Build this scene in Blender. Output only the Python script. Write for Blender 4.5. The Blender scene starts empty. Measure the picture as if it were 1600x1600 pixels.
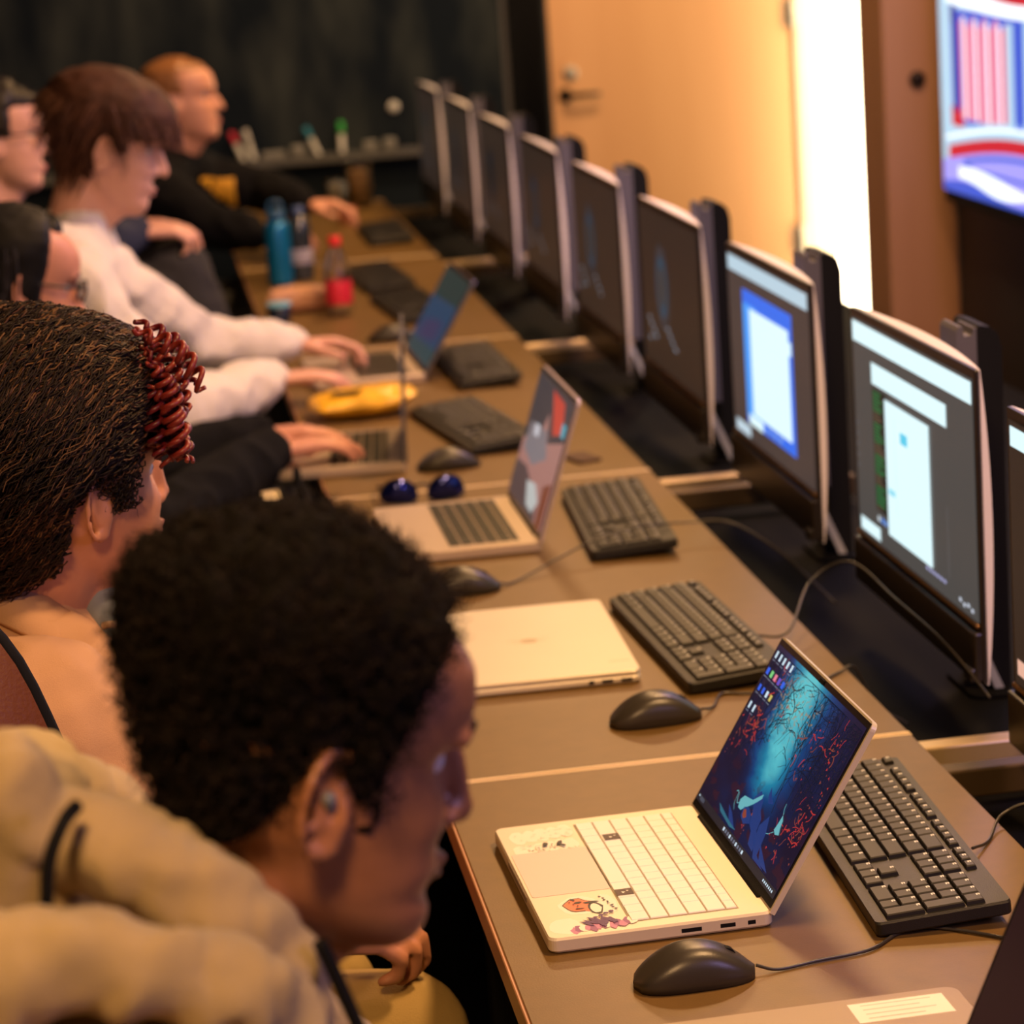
import bpy, bmesh, math, random
from math import sin, cos, pi, radians, sqrt, atan2
from mathutils import Vector, Matrix, noise, Euler
random.seed(7)
S = bpy.context.scene
COL = S.collection

# ------------------------------------------------------------------ camera
YAW, PITCH, ROLL = 0.12947, 0.22349, -0.06945
fw = Vector((sin(YAW)*cos(PITCH), cos(YAW)*cos(PITCH), -sin(PITCH)))
rt = Vector((cos(YAW), -sin(YAW), 0)); up = rt.cross(fw)
rt2 = rt*cos(ROLL) + up*sin(ROLL); up2 = -rt*sin(ROLL) + up*cos(ROLL)
cam_d = bpy.data.cameras.new('camera')
cam = bpy.data.objects.new('camera', cam_d); COL.objects.link(cam)
CAM = Vector((-0.270, 0.0, 1.7018))
m3 = Matrix((rt2, up2, -fw)).transposed()
cam.matrix_world = Matrix.Translation(CAM) @ m3.to_4x4()
cam_d.sensor_width = 36; cam_d.lens = 4234.43/1600*36
cam_d.clip_start = 0.05; cam_d.clip_end = 60
cam_d.dof.use_dof = True
cam_d.dof.focus_distance = 2.50
cam_d.dof.aperture_fstop = 5.8
cam_d.dof.aperture_blades = 9
S.camera = cam

# ------------------------------------------------------------------ world, lamps, exposure
W = bpy.data.worlds.new('room_dark'); S.world = W; W.use_nodes = True
W.node_tree.nodes['Background'].inputs[0].default_value = (1.0, 0.72, 0.5, 1)
W.node_tree.nodes['Background'].inputs[1].default_value = 0.012
S.view_settings.view_transform = 'Standard'; S.view_settings.look = 'None'
S.view_settings.gamma = 1.0; S.view_settings.use_curve_mapping = False
S.view_settings.exposure = 0.0

def area(name, loc, target, size, power, col, sy=None):
    d = bpy.data.lights.new(name, 'AREA'); d.energy = power; d.color = col
    d.shape = 'RECTANGLE'; d.size = size; d.size_y = sy or size
    o = bpy.data.objects.new(name, d); COL.objects.link(o); o.location = loc
    o.rotation_euler = (Vector(target)-Vector(loc)).to_track_quat('-Z', 'Y').to_euler()
    return o
WARM = (1.0, 0.56, 0.235)
area('ceiling_spot_near', (0.95, 2.4, 2.9), (0.25, 2.7, 0.74), 0.30, 50, WARM)
area('ceiling_spot_mid', (0.95, 4.9, 2.9), (0.25, 4.7, 0.74), 0.30, 46, WARM)
area('ceiling_spot_far', (0.9, 7.4, 2.9), (0.2, 7.4, 0.74), 0.30, 44, WARM)
area('ceiling_spot_seats', (-0.45, 0.25, 2.7), (-0.3, 1.8, 1.0), 0.30, 46, WARM)
area('violet_fill_far', (1.5, 5.1, 2.5), (-0.3, 5.3, 1.2), 0.4, 13, (0.85, 0.55, 1.0))  # violet fill added to turn the far faces lavender, lamp itself unseen
area('door_ceiling_spot', (1.5, 8.6, 2.9), (1.5, 10.0, 1.0), 0.25, 36, (1.0, 0.64, 0.34))
area('column_downlight', (1.3, 5.3, 2.9), (1.55, 6.4, 1.2), 0.25, 14, (1.0, 0.62, 0.32))
area('violet_fill_near', (1.45, 0.75, 1.75), (0.3, 3.6, 1.0), 0.5, 12, (0.60, 0.45, 1.0))  # added fill out of view, tints monitor sides and the nearest forehead violet

# ------------------------------------------------------------------ materials
MATS = {}
def mat(name, col, rough=0.5, metal=0.0, spec=0.5, emit=None, estr=1.0, bump=0.0, bscale=60, var=0.0, vscale=8, coat=0.0, alpha=None, trans=0.0, sheen=0.0):
    if name in MATS: return MATS[name]
    m = bpy.data.materials.new(name); m.use_nodes = True; nt = m.node_tree; b = nt.nodes['Principled BSDF']
    b.inputs['Base Color'].default_value = (*col, 1); b.inputs['Roughness'].default_value = rough
    b.inputs['Metallic'].default_value = metal; b.inputs['Specular IOR Level'].default_value = spec
    b.inputs['Coat Weight'].default_value = coat; b.inputs['Transmission Weight'].default_value = trans
    b.inputs['Sheen Weight'].default_value = sheen
    if emit: b.inputs['Emission Color'].default_value = (*emit, 1); b.inputs['Emission Strength'].default_value = estr
    tc = nt.nodes.new('ShaderNodeTexCoord')
    if bump:
        n = nt.nodes.new('ShaderNodeTexNoise'); n.inputs['Scale'].default_value = bscale; n.inputs['Detail'].default_value = 4
        nt.links.new(tc.outputs['Object'], n.inputs['Vector'])
        k = nt.nodes.new('ShaderNodeBump'); k.inputs['Strength'].default_value = bump; k.inputs['Distance'].default_value = 0.004
        nt.links.new(n.outputs['Fac'], k.inputs['Height']); nt.links.new(k.outputs['Normal'], b.inputs['Normal'])
    n = nt.nodes.new('ShaderNodeTexNoise'); n.inputs['Scale'].default_value = vscale; n.inputs['Detail'].default_value = 5
    nt.links.new(tc.outputs['Object'], n.inputs['Vector'])
    r = nt.nodes.new('ShaderNodeValToRGB'); v = max(var, 0.02)
    r.color_ramp.elements[0].position = 0.3; r.color_ramp.elements[1].position = 0.7
    r.color_ramp.elements[0].color = (*[c*(1-v) for c in col], 1); r.color_ramp.elements[1].color = (*[min(1, c*(1+v)) for c in col], 1)
    nt.links.new(n.outputs['Fac'], r.inputs['Fac']); nt.links.new(r.outputs['Color'], b.inputs['Base Color'])
    MATS[name] = m; return m
def emis(name, col, s=1.0):
    """a lit patch of a display"""
    if name in MATS: return MATS[name]
    m = bpy.data.materials.new(name); m.use_nodes = True; b = m.node_tree.nodes['Principled BSDF']
    b.inputs['Base Color'].default_value = (0.01, 0.01, 0.01, 1); b.inputs['Roughness'].default_value = 0.35; b.inputs['Specular IOR Level'].default_value = 0.25
    b.inputs['Emission Color'].default_value = (*col, 1); b.inputs['Emission Strength'].default_value = s
    MATS[name] = m; return m
def wood(name, c1, c2, scale=6, rough=0.45, axis='Z'):
    if name in MATS: return MATS[name]
    m = bpy.data.materials.new(name); m.use_nodes = True; nt = m.node_tree; b = nt.nodes['Principled BSDF']
    tc = nt.nodes.new('ShaderNodeTexCoord'); mp = nt.nodes.new('ShaderNodeMapping')
    mp.inputs['Scale'].default_value = (scale*5, scale*5, scale*0.35) if axis == 'Z' else (scale*0.35, scale*5, scale*5)
    nt.links.new(tc.outputs['Object'], mp.inputs['Vector'])
    n = nt.nodes.new('ShaderNodeTexNoise'); n.inputs['Scale'].default_value = 1.2; n.inputs['Detail'].default_value = 6; n.inputs['Distortion'].default_value = 0.6
    nt.links.new(mp.outputs[0], n.inputs['Vector'])
    r = nt.nodes.new('ShaderNodeValToRGB'); r.color_ramp.elements[0].color = (*c1, 1); r.color_ramp.elements[1].color = (*c2, 1)
    r.color_ramp.elements[0].position = .3; r.color_ramp.elements[1].position = .7
    nt.links.new(n.outputs['Fac'], r.inputs['Fac']); nt.links.new(r.outputs['Color'], b.inputs['Base Color']); b.inputs['Roughness'].default_value = rough
    MATS[name] = m; return m

BLACKP = mat('black_plastic', (0.014, 0.013, 0.011), 0.42, spec=.35, bump=0.15, bscale=900)
KEYM = mat('key_plastic', (0.016, 0.014, 0.011), 0.42, spec=.3)
LEGEND = mat('key_legend', (0.75, 0.75, 0.72), 0.5)
SOFTBLK = mat('matte_black', (0.004, 0.004, 0.005), 0.7, spec=.2)
SILVER = mat('silver_lid', (0.72, 0.64, 0.50), 0.38, metal=0.2)
SILVERK = mat('silver_key', (0.92, 0.9, 0.84), 0.45)
SILVERD = mat('silver_shadow_gap', (0.36, 0.30, 0.2), 0.6)
DESK = mat('desk_laminate', (0.165, 0.095, 0.028), 0.42, spec=.38, var=0.06, vscale=40, bump=0.05, bscale=500)
DESKE = mat('desk_edge_band', (0.42, 0.30, 0.19), 0.35)
GLASSD = mat('display_glass', (0.012, 0.012, 0.014), 0.18, spec=0.6)

# ------------------------------------------------------------------ helpers
def finish(bm, name, m, parent=None, smooth=False, loc=None, rot=None):
    me = bpy.data.meshes.new(name); bm.normal_update(); bm.to_mesh(me); bm.free()
    ms = m if isinstance(m, (list, tuple)) else [m]
    for x in ms: me.materials.append(x)
    if smooth: me.shade_smooth()
    o = bpy.data.objects.new(name, me); COL.objects.link(o)
    if parent is not None: o.parent = parent
    if loc is not None: o.location = loc
    if rot is not None: o.rotation_euler = rot
    return o
def tag(o, label=None, cat=None, group=None, kind=None):
    if label: o['label'] = label
    if cat: o['category'] = cat
    if group: o['group'] = group
    if kind: o['kind'] = kind
    return o
def thing(name, label, cat, loc=(0, 0, 0), rz=0.0, group=None):
    o = bpy.data.objects.new(name, None); o.empty_display_size = 0.05; COL.objects.link(o)
    o.location = loc; o.rotation_euler = (0, 0, rz)
    return tag(o, label, cat, group)
def link_copy(o, parent=None):
    c = o.copy(); COL.objects.link(c)
    if parent is not None: c.parent = parent
    for ch in list(o.children): link_copy(ch, c)
    return c
def box(bm, c, s, bev=0.0, seg=2, mi=0, rot=None):
    r = bmesh.ops.create_cube(bm, size=1.0)
    vs = r['verts']
    for v in vs: v.co = Vector((v.co.x*s[0], v.co.y*s[1], v.co.z*s[2]))
    fs = list({f for v in vs for f in v.link_faces})
    if bev > 0:
        es = list({e for v in vs for e in v.link_edges})
        rr = bmesh.ops.bevel(bm, geom=es, offset=bev, segments=seg, affect='EDGES', profile=0.5)
        vs = list({v for v in rr['verts']} | {v for v in vs if v.is_valid}); fs = list({f for v in vs for f in v.link_faces})
    if rot is not None:
        R = Euler(rot).to_matrix()
        for v in vs: v.co = R @ v.co
    for v in vs: v.co += Vector(c)
    for f in fs: f.material_index = mi
    return vs
def slab(bm, w, d, h, r, c=(0, 0, 0), seg=5, bev=0.0, mi=0):
    """rounded-corner slab, bottom at c.z"""
    pts = []
    for (sx, sy, a0) in ((1, 1, 0), (-1, 1, pi/2), (-1, -1, pi), (1, -1, 1.5*pi)):
        for k in range(seg+1):
            a = a0 + k*pi/2/seg
            pts.append((sx*(w/2-r)+r*cos(a), sy*(d/2-r)+r*sin(a)))
    prism(bm, pts, 0, h, c, mi=mi, bev=bev)
def prism(bm, pts, z0, z1, c=(0, 0, 0), mi=0, bev=0.0):
    lay = [(z0, bev), (z0+bev, 0), (z1-bev, 0), (z1, bev)] if bev > 0 else [(z0, 0), (z1, 0)]
    cx = sum(p[0] for p in pts)/len(pts); cy = sum(p[1] for p in pts)/len(pts)
    rings = []
    for z, off in lay:
        ring = []
        for p in pts:
            dx, dy = p[0]-cx, p[1]-cy; L = math.hypot(dx, dy) or 1
            k = 1-off/L
            ring.append(bm.verts.new((c[0]+cx+dx*k, c[1]+cy+dy*k, c[2]+z)))
        rings.append(ring)
    n = len(pts)
    for a, b in zip(rings, rings[1:]):
        for i in range(n):
            f = bm.faces.new((a[i], a[(i+1) % n], b[(i+1) % n], b[i])); f.material_index = mi
    f = bm.faces.new(rings[-1]); f.material_index = mi
    f = bm.faces.new(list(reversed(rings[0]))); f.material_index = mi
def tube(bm, pts, r, seg=8, mi=0, caps=True):
    pts = [Vector(p) for p in pts]; rs = r if isinstance(r, (list, tuple)) else [r]*len(pts)
    rings = []; prev = None
    for i, p in enumerate(pts):
        t = (pts[min(i+1, len(pts)-1)]-pts[max(i-1, 0)]).normalized()
        if prev is None:
            prev = t.orthogonal().normalized()
        n = (prev - t*prev.dot(t))
        n = n.normalized() if n.length > 1e-6 else t.orthogonal().normalized()
        prev = n; b = t.cross(n)
        rings.append([bm.verts.new(p+(n*cos(2*pi*k/seg)+b*sin(2*pi*k/seg))*rs[i]) for k in range(seg)])
    for a, b in zip(rings, rings[1:]):
        for k in range(seg):
            f = bm.faces.new((a[k], a[(k+1) % seg], b[(k+1) % seg], b[k])); f.material_index = mi; f.smooth = True
    if caps:
        bm.faces.new(list(reversed(rings[0]))).material_index = mi; bm.faces.new(rings[-1]).material_index = mi
def spline(pts, n=8):
    """Catmull-Rom through the points"""
    P = [Vector(p) for p in pts]; P = [P[0]*2-P[1]] + P + [P[-1]*2-P[-2]]; out = []
    for i in range(1, len(P)-2):
        for k in range(n):
            t = k/n; a, b, c, d = P[i-1:i+3]
            out.append(0.5*((2*b)+(c-a)*t+(2*a-5*b+4*c-d)*t*t+(3*b-a-3*c+d)*t**3))
    out.append(P[-2]); return out
def lathe(bm, prof, seg=24, c=(0, 0, 0), mi=0):
    rings = []
    for r, z in prof:
        rings.append([bm.verts.new((c[0]+r*cos(2*pi*k/seg), c[1]+r*sin(2*pi*k/seg), c[2]+z)) for k in range(seg)])
    for a, b in zip(rings, rings[1:]):
        for k in range(seg):
            f = bm.faces.new((a[k], a[(k+1) % seg], b[(k+1) % seg], b[k])); f.material_index = mi; f.smooth = True
    bm.faces.new(list(reversed(rings[0]))).material_index = mi; bm.faces.new(rings[-1]).material_index = mi
def quad(bm, p, mi=0):
    f = bm.faces.new([bm.verts.new(q) for q in p]); f.material_index = mi; return f
def B(): return bmesh.new()

# ------------------------------------------------------------------ the setting
TT = 0.74                                   # table top height
def struct(name, bm, m, **k):
    o = finish(bm, name, m, **k); o['kind'] = 'structure'; return o
b = B(); box(b, (0.2, 4.5, -0.05), (6.4, 13.0, 0.1))
struct('floor', b, mat('dark_carpet', (0.004, 0.004, 0.004), 1.0, spec=0.0, bump=0.4, bscale=300))
b = B(); box(b, (0.2, 4.5, 3.05), (6.4, 13.0, 0.1))
struct('ceiling', b, mat('black_ceiling', (0.015, 0.015, 0.015), 0.9))
b = B(); box(b, (-3.05, 4.5, 1.5), (0.1, 13.0, 3.0))
struct('wall_left', b, mat('dark_paint', (0.008, 0.012, 0.018), 0.9, spec=.15, var=0.2))
b = B(); box(b, (-1.0, 10.1, 1.5), (4.4, 0.1, 3.0)); box(b, (2.88, 10.1, 1.5), (1.04, 0.1, 3.0)); box(b, (1.8, 10.1, 2.7), (1.8, .1, .6))
struct('wall_back', b, mat('charcoal_paint', (0.006, 0.010, 0.016), 0.9, spec=.1, var=0.25, vscale=3))
b = B(); box(b, (0.2, -2.05, 1.5), (6.4, 0.1, 3.0))
struct('wall_front', b, mat('dark_paint', (0.02, 0.021, 0.02), 0.8))
b = B(); box(b, (3.45, 4.5, 1.5), (0.1, 13.0, 3.0))
struct('wall_right', b, mat('dark_paint', (0.02, 0.021, 0.02), 0.8))

# door in the back wall, lit orange
DW = wood('orange_door_wood', (0.74, 0.40, 0.19), (0.80, 0.45, 0.22), 0.8, 0.55)
b = B(); box(b, (1.755, 10.07, 1.1), (0.915, 0.045, 2.2), 0.003)
door = struct('door_1', b, DW)
STEEL = mat('brushed_steel', (0.45, 0.40, 0.34), 0.5, metal=.7)
b = B(); lathe(b, [(0.001, 0), (0.027, 0), (0.027, 0.01), (0.017, 0.016), (0.001, 0.016)], 20)
finish(b, 'lock_rose', STEEL, door, loc=(1.368, 10.047, 1.043), rot=(pi/2, 0, 0))
b = B(); lathe(b, [(0.001, 0), (0.026, 0), (0.026, 0.012), (0.011, 0.016), (0.011, 0.05), (0.001, 0.05)], 20)
tube(b, [(0, 0, 0.045), (0.05, 0, 0.05), (0.125, 0, 0.046)], [0.011, 0.010, 0.008], 10)
finish(b, 'door_handle', mat('dark_bronze', (0.03, 0.02, 0.015), 0.35, metal=0.8), door, loc=(1.345, 10.047, 0.962), rot=(pi/2, 0, 0))
for hz in (0.35, 1.20, 1.95):
    b = B(); tube(b, [(0, 0, -0.055), (0, 0, 0.055)], 0.012, 10); box(b, (-.018, 0.012, 0), (.035, .006, .1))
    finish(b, 'hinge', STEEL, door, loc=(2.222, 10.035, hz))
JAMB = mat('cream_jamb', (0.75, 0.66, 0.5), 0.5)
b = B(); box(b, (2.290, 10.06, 1.12), (0.130, 0.05, 2.24), 0.004)
struct('trim_1', b, JAMB)
b = B(); box(b, (1.272, 10.03, 1.12), (0.035, 0.08, 2.24), 0.004)
struct('trim_2', b, mat('dark_jamb', (0.03, 0.025, 0.02), 0.6))
b = B(); box(b, (1.77, 10.03, 2.26), (1.03, 0.08, 0.07), 0.004)
struct('trim_3', b, mat('dark_jamb', (0.03, 0.025, 0.02), 0.6))
# tall glowing light panel beside the door, its depth added so the side lights the door
lp = thing('light_panel', 'tall glowing white light panel on the wall right of the orange door', 'light', (2.480, 10.038, 0))
b = B(); box(b, (0, -.11, 1.12), (0.240, 0.22, 2.18), .004); finish(b, 'diffuser', emis('bright_diffuser', (1.0, 0.80, 0.52), 11.0), lp)
b = B(); box(b, (0, -.11, 2.225), (.25, .235, .03), .003); box(b, (0, -.11, .015), (.25, .235, .03), .003); finish(b, 'end_cap', STEEL, lp)
# brown timber column and the black media wall behind the display
b = B(); box(b, (1.597, 6.42, 1.5), (0.172, 0.22, 3.0), 0.006)

col = struct('wall_column', b, wood('brown_column_wood', (0.30, 0.15, 0.075), (0.36, 0.19, 0.10), 1.2, 0.6))
col.name = 'trim_4'
b = B(); lathe(b, [(0.001, 0), (0.02, 0), (0.02, 0.004), (0.012, 0.012), (0.001, 0.012)], 16)
finish(b, 'wall_knob', mat('dark_bronze', (0.03, 0.02, 0.015), 0.35, metal=.8), col, loc=(1.592, 6.308, 1.21), rot=(pi/2, 0, 0))
b = B(); box(b, (1.72, 4.0, 1.5), (0.08, 4.6, 3.0))
struct('wall_media', b, mat('black_panel', (0.008, 0.008, 0.011), 0.55)).name = 'wall_right'

# black curtain between blackboard and door
b = B(); n = 60
vs = [[b.verts.new((1.145+0.12*i/n, 9.95+0.018*sin(i*0.9), z)) for z in (0.02, 2.9)] for i in range(n+1)]
for i in range(n):
    f = b.faces.new((vs[i][0], vs[i+1][0], vs[i+1][1], vs[i][1])); f.smooth = True
c = finish(b, 'curtain', mat('black_curtain_cloth', (0.006, 0.006, 0.009), 0.9))
md = c.modifiers.new('thick', 'SOLIDIFY'); md.thickness = 0.006
tag(c, 'black curtain hanging between blackboard and orange door', 'curtain')

# blackboard
bb = thing('blackboard', 'large dusty blackboard with chalk smears on the back wall', 'blackboard', (-0.35, 10.04, 0))
def board_mat():
    m = bpy.data.materials.new('chalky_slate'); m.use_nodes = True; nt = m.node_tree; p = nt.nodes['Principled BSDF']
    tc = nt.nodes.new('ShaderNodeTexCoord'); mp = nt.nodes.new('ShaderNodeMapping'); mp.inputs['Scale'].default_value = (3.2, 1, 1.0)
    nt.links.new(tc.outputs['Object'], mp.inputs['Vector'])
    n = nt.nodes.new('ShaderNodeTexNoise'); n.inputs['Scale'].default_value = 1.6; n.inputs['Detail'].default_value = 3; nt.links.new(mp.outputs[0], n.inputs['Vector'])
    r = nt.nodes.new('ShaderNodeValToRGB'); e = r.color_ramp.elements
    e[0].position = .42; e[0].color = (.006, .011, .019, 1); e[1].position = .80; e[1].color = (.060, .072, .072, 1)
    nt.links.new(n.outputs['Fac'], r.inputs['Fac']); nt.links.new(r.outputs['Color'], p.inputs['Base Color']); p.inputs['Roughness'].default_value = .85; p.inputs['Specular IOR Level'].default_value = .15
    return m
b = B(); box(b, (0, -0.01, 1.72), (2.95, 0.02, 1.85)); finish(b, 'slate', board_mat(), bb)
b = B(); box(b, (0, -0.01, 0.69), (2.95, 0.02, 0.21)); finish(b, 'lower_panel', mat('dark_grey_panel', (0.012, 0.018, 0.024), 0.9, spec=.1), bb)
b = B(); box(b, (0, -0.05, 0.80), (2.95, 0.09, 0.012), .002); box(b, (0, -0.093, 0.812), (2.95, 0.006, 0.03), .001)
finish(b, 'chalk_tray', mat('grey_aluminium', (0.13, 0.13, 0.12), 0.5, metal=.4), bb)
b = B(); box(b, (1.478, -0.015, 1.6), (0.02, 0.03, 2.0)); finish(b, 'frame', mat('grey_aluminium', (0.13, 0.13, 0.12), 0.5), bb)
b = B(); lathe(b, [(0.001, 0), (0.02, 0), (0.02, 0.008), (0.001, 0.01)], 16)
o = finish(b, 'magnet', mat('white_plastic', (.8, .8, .75), .4), loc=(0.700, 10.019, 0.972), rot=(pi/2, 0, 0)); tag(o, 'round white magnet stuck on the blackboard', 'magnet')
WP = mat('white_plastic', (.8, .8, .75), .4)
for i, (x, lean, colr, nm, lab) in enumerate(((0.140, -0.35, (.75, .04, .08), 'red', 'red capped marker leaning at left end of the chalk tray'), (0.175, -0.22, (.75, .74, .7), 'white', 'white capped marker leaning beside the red capped one'),
        (0.415, -0.38, (.03, .28, .42), 'blue', 'blue capped marker leaning on the chalk tray'), (0.495, 0.03, (.05, .55, .10), 'green', 'green capped marker standing on the chalk tray'))):
    t = thing('marker', lab, 'marker', (x, 9.975, 0.807), 0, 'markers on the chalk tray'); t.rotation_euler = (-0.12, lean, 0)
    b = B(); lathe(b, [(0.001, 0), (0.0085, 0), (0.0095, 0.012), (0.0095, 0.085), (0.001, 0.085)], 12); finish(b, 'barrel', WP, t)
    b = B(); lathe(b, [(0.001, 0.085), (0.0115, 0.085), (0.0105, 0.128), (0.001, 0.13)], 12); finish(b, 'cap', mat('cap_'+nm, colr, .4), t)
ERS = mat('grey_felt', (0.16, 0.155, 0.14), .9)
for x, w, h, lab in ((0.245, .085, .04, 'grey felt eraser on chalk tray, beside the white capped marker'), (0.335, .05, .055, 'small upright grey eraser on chalk tray left of blue marker'), (0.60, .05, .05, 'grey eraser on chalk tray right of green marker'), (0.672, .045, .055, 'rightmost grey eraser on the chalk tray')):
    t = thing('eraser', lab, 'eraser', (x, 9.985, 0.806), 0, 'erasers on the chalk tray')
    b = B(); box(b, (0, 0, h*.3), (w, .045, h*.6), .004); finish(b, 'felt', ERS, t)
    b = B(); box(b, (0, 0, h*.8), (w, .045, h*.4), .004); finish(b, 'back', mat('pale_grey', (.3, .3, .28), .5), t)

# ------------------------------------------------------------------ big display on the media wall
tv = thing('wall_display', 'huge wall-mounted display showing a red curtain on a blue stage', 'display', (1.64, 4.95, 0.95))
# local: x to -: faces -x ; y world ; z up.  width 2.46 (y), height 1.38
b = B(); box(b, (0.0, 0, 0.69), (0.05, 2.48, 1.42), .006); finish(b, 'housing', SOFTBLK, tv)
b = B()
FX = -0.0275
TVM = [emis('tv_blue', (0.06, 0.12, 0.70), 1.0), emis('tv_pale', (0.55, 0.80, 1.0), 0.95), emis('tv_pink', (1.0, 0.22, 0.42), .95),
       emis('tv_red', (0.75, 0.02, 0.04), .9), emis('tv_deep', (0.02, 0.02, 0.25), 1.2), emis('tv_violet', (0.40, 0.36, 1.0), 1.1), emis('tv_white', (0.9, 0.95, 1.0), 1.4), emis('tv_magenta', (0.95, 0.45, 0.62), 1.0)]
def tq(y0, y1, z0, z1, mi, d=0.0):
    x = FX-d; quad(b, [(x, y1, z0), (x, y0, z0), (x, y0, z1), (x, y1, z1)], mi)
Y1 = 1.232
def ty(px): return Y1-px          # distance from the far (left) edge
tq(-1.225, Y1, 0.01, 1.37, 1)
def tvband(f0, f1, a, e, mi, d, n=30):
    for i in range(n):
        u0 = a+(e-a)*i/n; u1 = a+(e-a)*(i+1)/n; x = FX-d
        quad(b, [(x, ty(u0), f0(u0)), (x, ty(u1), f0(u1)), (x, ty(u1), f1(u1)), (x, ty(u0), f1(u0))], mi)
arc = lambda u: .115+.055*sin(min(pi, max(0, u/1.25*pi)))
tvband(lambda u: .01, lambda u: arc(u)-.035, 0, 2.45, 5, .0004)
tvband(lambda u: .01, lambda u: .03+.012*sin(u*9), .0, 2.4, 0, .0006)
tvband(lambda u: .035+.012*sin(u*11), lambda u: .062+.014*sin(u*7), .12, 1.3, 6, .0008)
tvband(lambda u: .07, lambda u: arc(u)-.045, .16, 1.2, 0, .0007)
tvband(lambda u: .078, lambda u: arc(u)-.055, .2, 1.1, 5, .0009)
tvband(lambda u: arc(u)-.036, lambda u: arc(u)-.006, .05, 1.2, 3, .0010)
tvband(lambda u: arc(u)-.006, lambda u: arc(u)+.028, .02, 1.25, 1, .0012)
tvband(lambda u: arc(u)+.010, lambda u: arc(u)+.018, .03, 1.25, 6, .0013)
tq(ty(.60), ty(.09), arc(.3)+.02, .43, 0, .0006); tq(ty(.17), ty(.08), .165, .21, 3, .0008)
tq(ty(.14), ty(.105), .20, .40, 4, .0009); tq(ty(.13), ty(.09), .40, .44, 4, .0010)
tq(ty(.13), ty(.0), .20, .60, 1, .0005)
for i in range(24):
    u = .155+.33*i/24; tq(ty(u+.33/24+.002), ty(u), .185, .405+.012*sin(i*1.1), [2, 7, 6, 2, 3, 7][i % 6], .0010)
tq(ty(.53), ty(.485), .18, .41, 1, .0011); tq(ty(.60), ty(.53), .18, .42, 0, .0012)
tvband(lambda u: .52-.07*sin(min(pi, u/1.2*pi)), lambda u: .60, .10, 1.2, 3, .0011)
tvband(lambda u: .45-.03*sin(min(pi, u/1.2*pi)), lambda u: .52-.07*sin(min(pi, u/1.2*pi)), .06, 1.2, 6, .0010)
for k in range(6):
    tq(ty(.95+.24*k), ty(.80+.24*k), .20, .48, [0, 5, 7, 0, 5, 7][k], .0008)
tvband(lambda u: .75+.1*sin(u*2), lambda u: 1.30, 0.1, 2.4, 5, .0008)
finish(b, 'screen', TVM, tv)

# ------------------------------------------------------------------ tables
TL, TW, TY0 = 1.542, 0.545, 2.874
GOLD = mat('champagne_metal', (0.62, 0.47, 0.28), 0.38, metal=0.55)
table = thing('table', '', 'table', (TW/2, 0, 0), 0, 'row of long tables')
b = B(); box(b, (0, 0, TT-0.014), (TW-.002, TL-0.006, 0.028), 0.0015, 1); finish(b, 'tabletop', DESK, table)
for sy in (-1, 1):
    b = B(); box(b, (0, sy*(TL/2-0.0045), TT-0.0137), (TW-.001, 0.004, 0.0285), 0.0008, 1); finish(b, 'edge_strip', mat('pale_edge_strip', (.72, .55, .34), .4), table)
b = B(); box(b, (-TW/2-0.0005, 0, TT-0.014), (0.003, TL-0.006, 0.0282), 0.001, 1); finish(b, 'edge_band', mat('front_edge_band', (.55, .28, .15), .3), table)
for sy in (-1, 1):
    b = B(); box(b, (0.20, sy*(TL/2-0.045), TT-0.048), (TW+0.40-.12, 0.03, 0.034), 0.003); finish(b, 'crossbar', GOLD if sy < 0 else mat('dark_bronze_bar', (.10, .065, .03), .5, metal=.4), table)
for sx, sy in ((-1, -1), (-1, 1), (1, -1), (1, 1)):
    b = B(); box(b, (sx*(TW/2-0.07), sy*(TL/2-0.09), (TT-.065)/2), (0.04, 0.04, TT-0.065), 0.004); finish(b, 'leg', mat('black_steel', (.012, .012, .012), .5, metal=.5), table)
tlabels = ['nearest table of the row, carrying the open laptop with stickers', 'second table from the camera, carrying the closed silver laptop', 'third table from the camera, carrying the yellow snack bag',
           'fourth table of the row, carrying the red capped bottle', 'last table of the row, ending before the blackboard']
for i in range(5):
    t = table if i == 0 else link_copy(table)
    t.location = (TW/2, TY0-TL/2+TL*i, 0); t['label'] = tlabels[i]
# low black bench behind the tables that carries the monitors
SH = 0.655
bench = thing('equipment_bench', 'low black bench behind the tables carrying the row of monitors', 'bench', (1.02, 5.2, 0))
b = B(); box(b, (0, 0, SH-0.015), (0.88, 7.8, 0.03), 0.003); finish(b, 'benchtop', mat('black_laminate', (.004, .004, .004), .8, spec=.08), bench)
for yy in (-3.8, -1.3, 1.3, 3.8):
    b = B(); box(b, (0, yy, (SH-.03)/2), (0.80, 0.03, SH-0.03)); finish(b, 'leg', SOFTBLK, bench)

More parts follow.
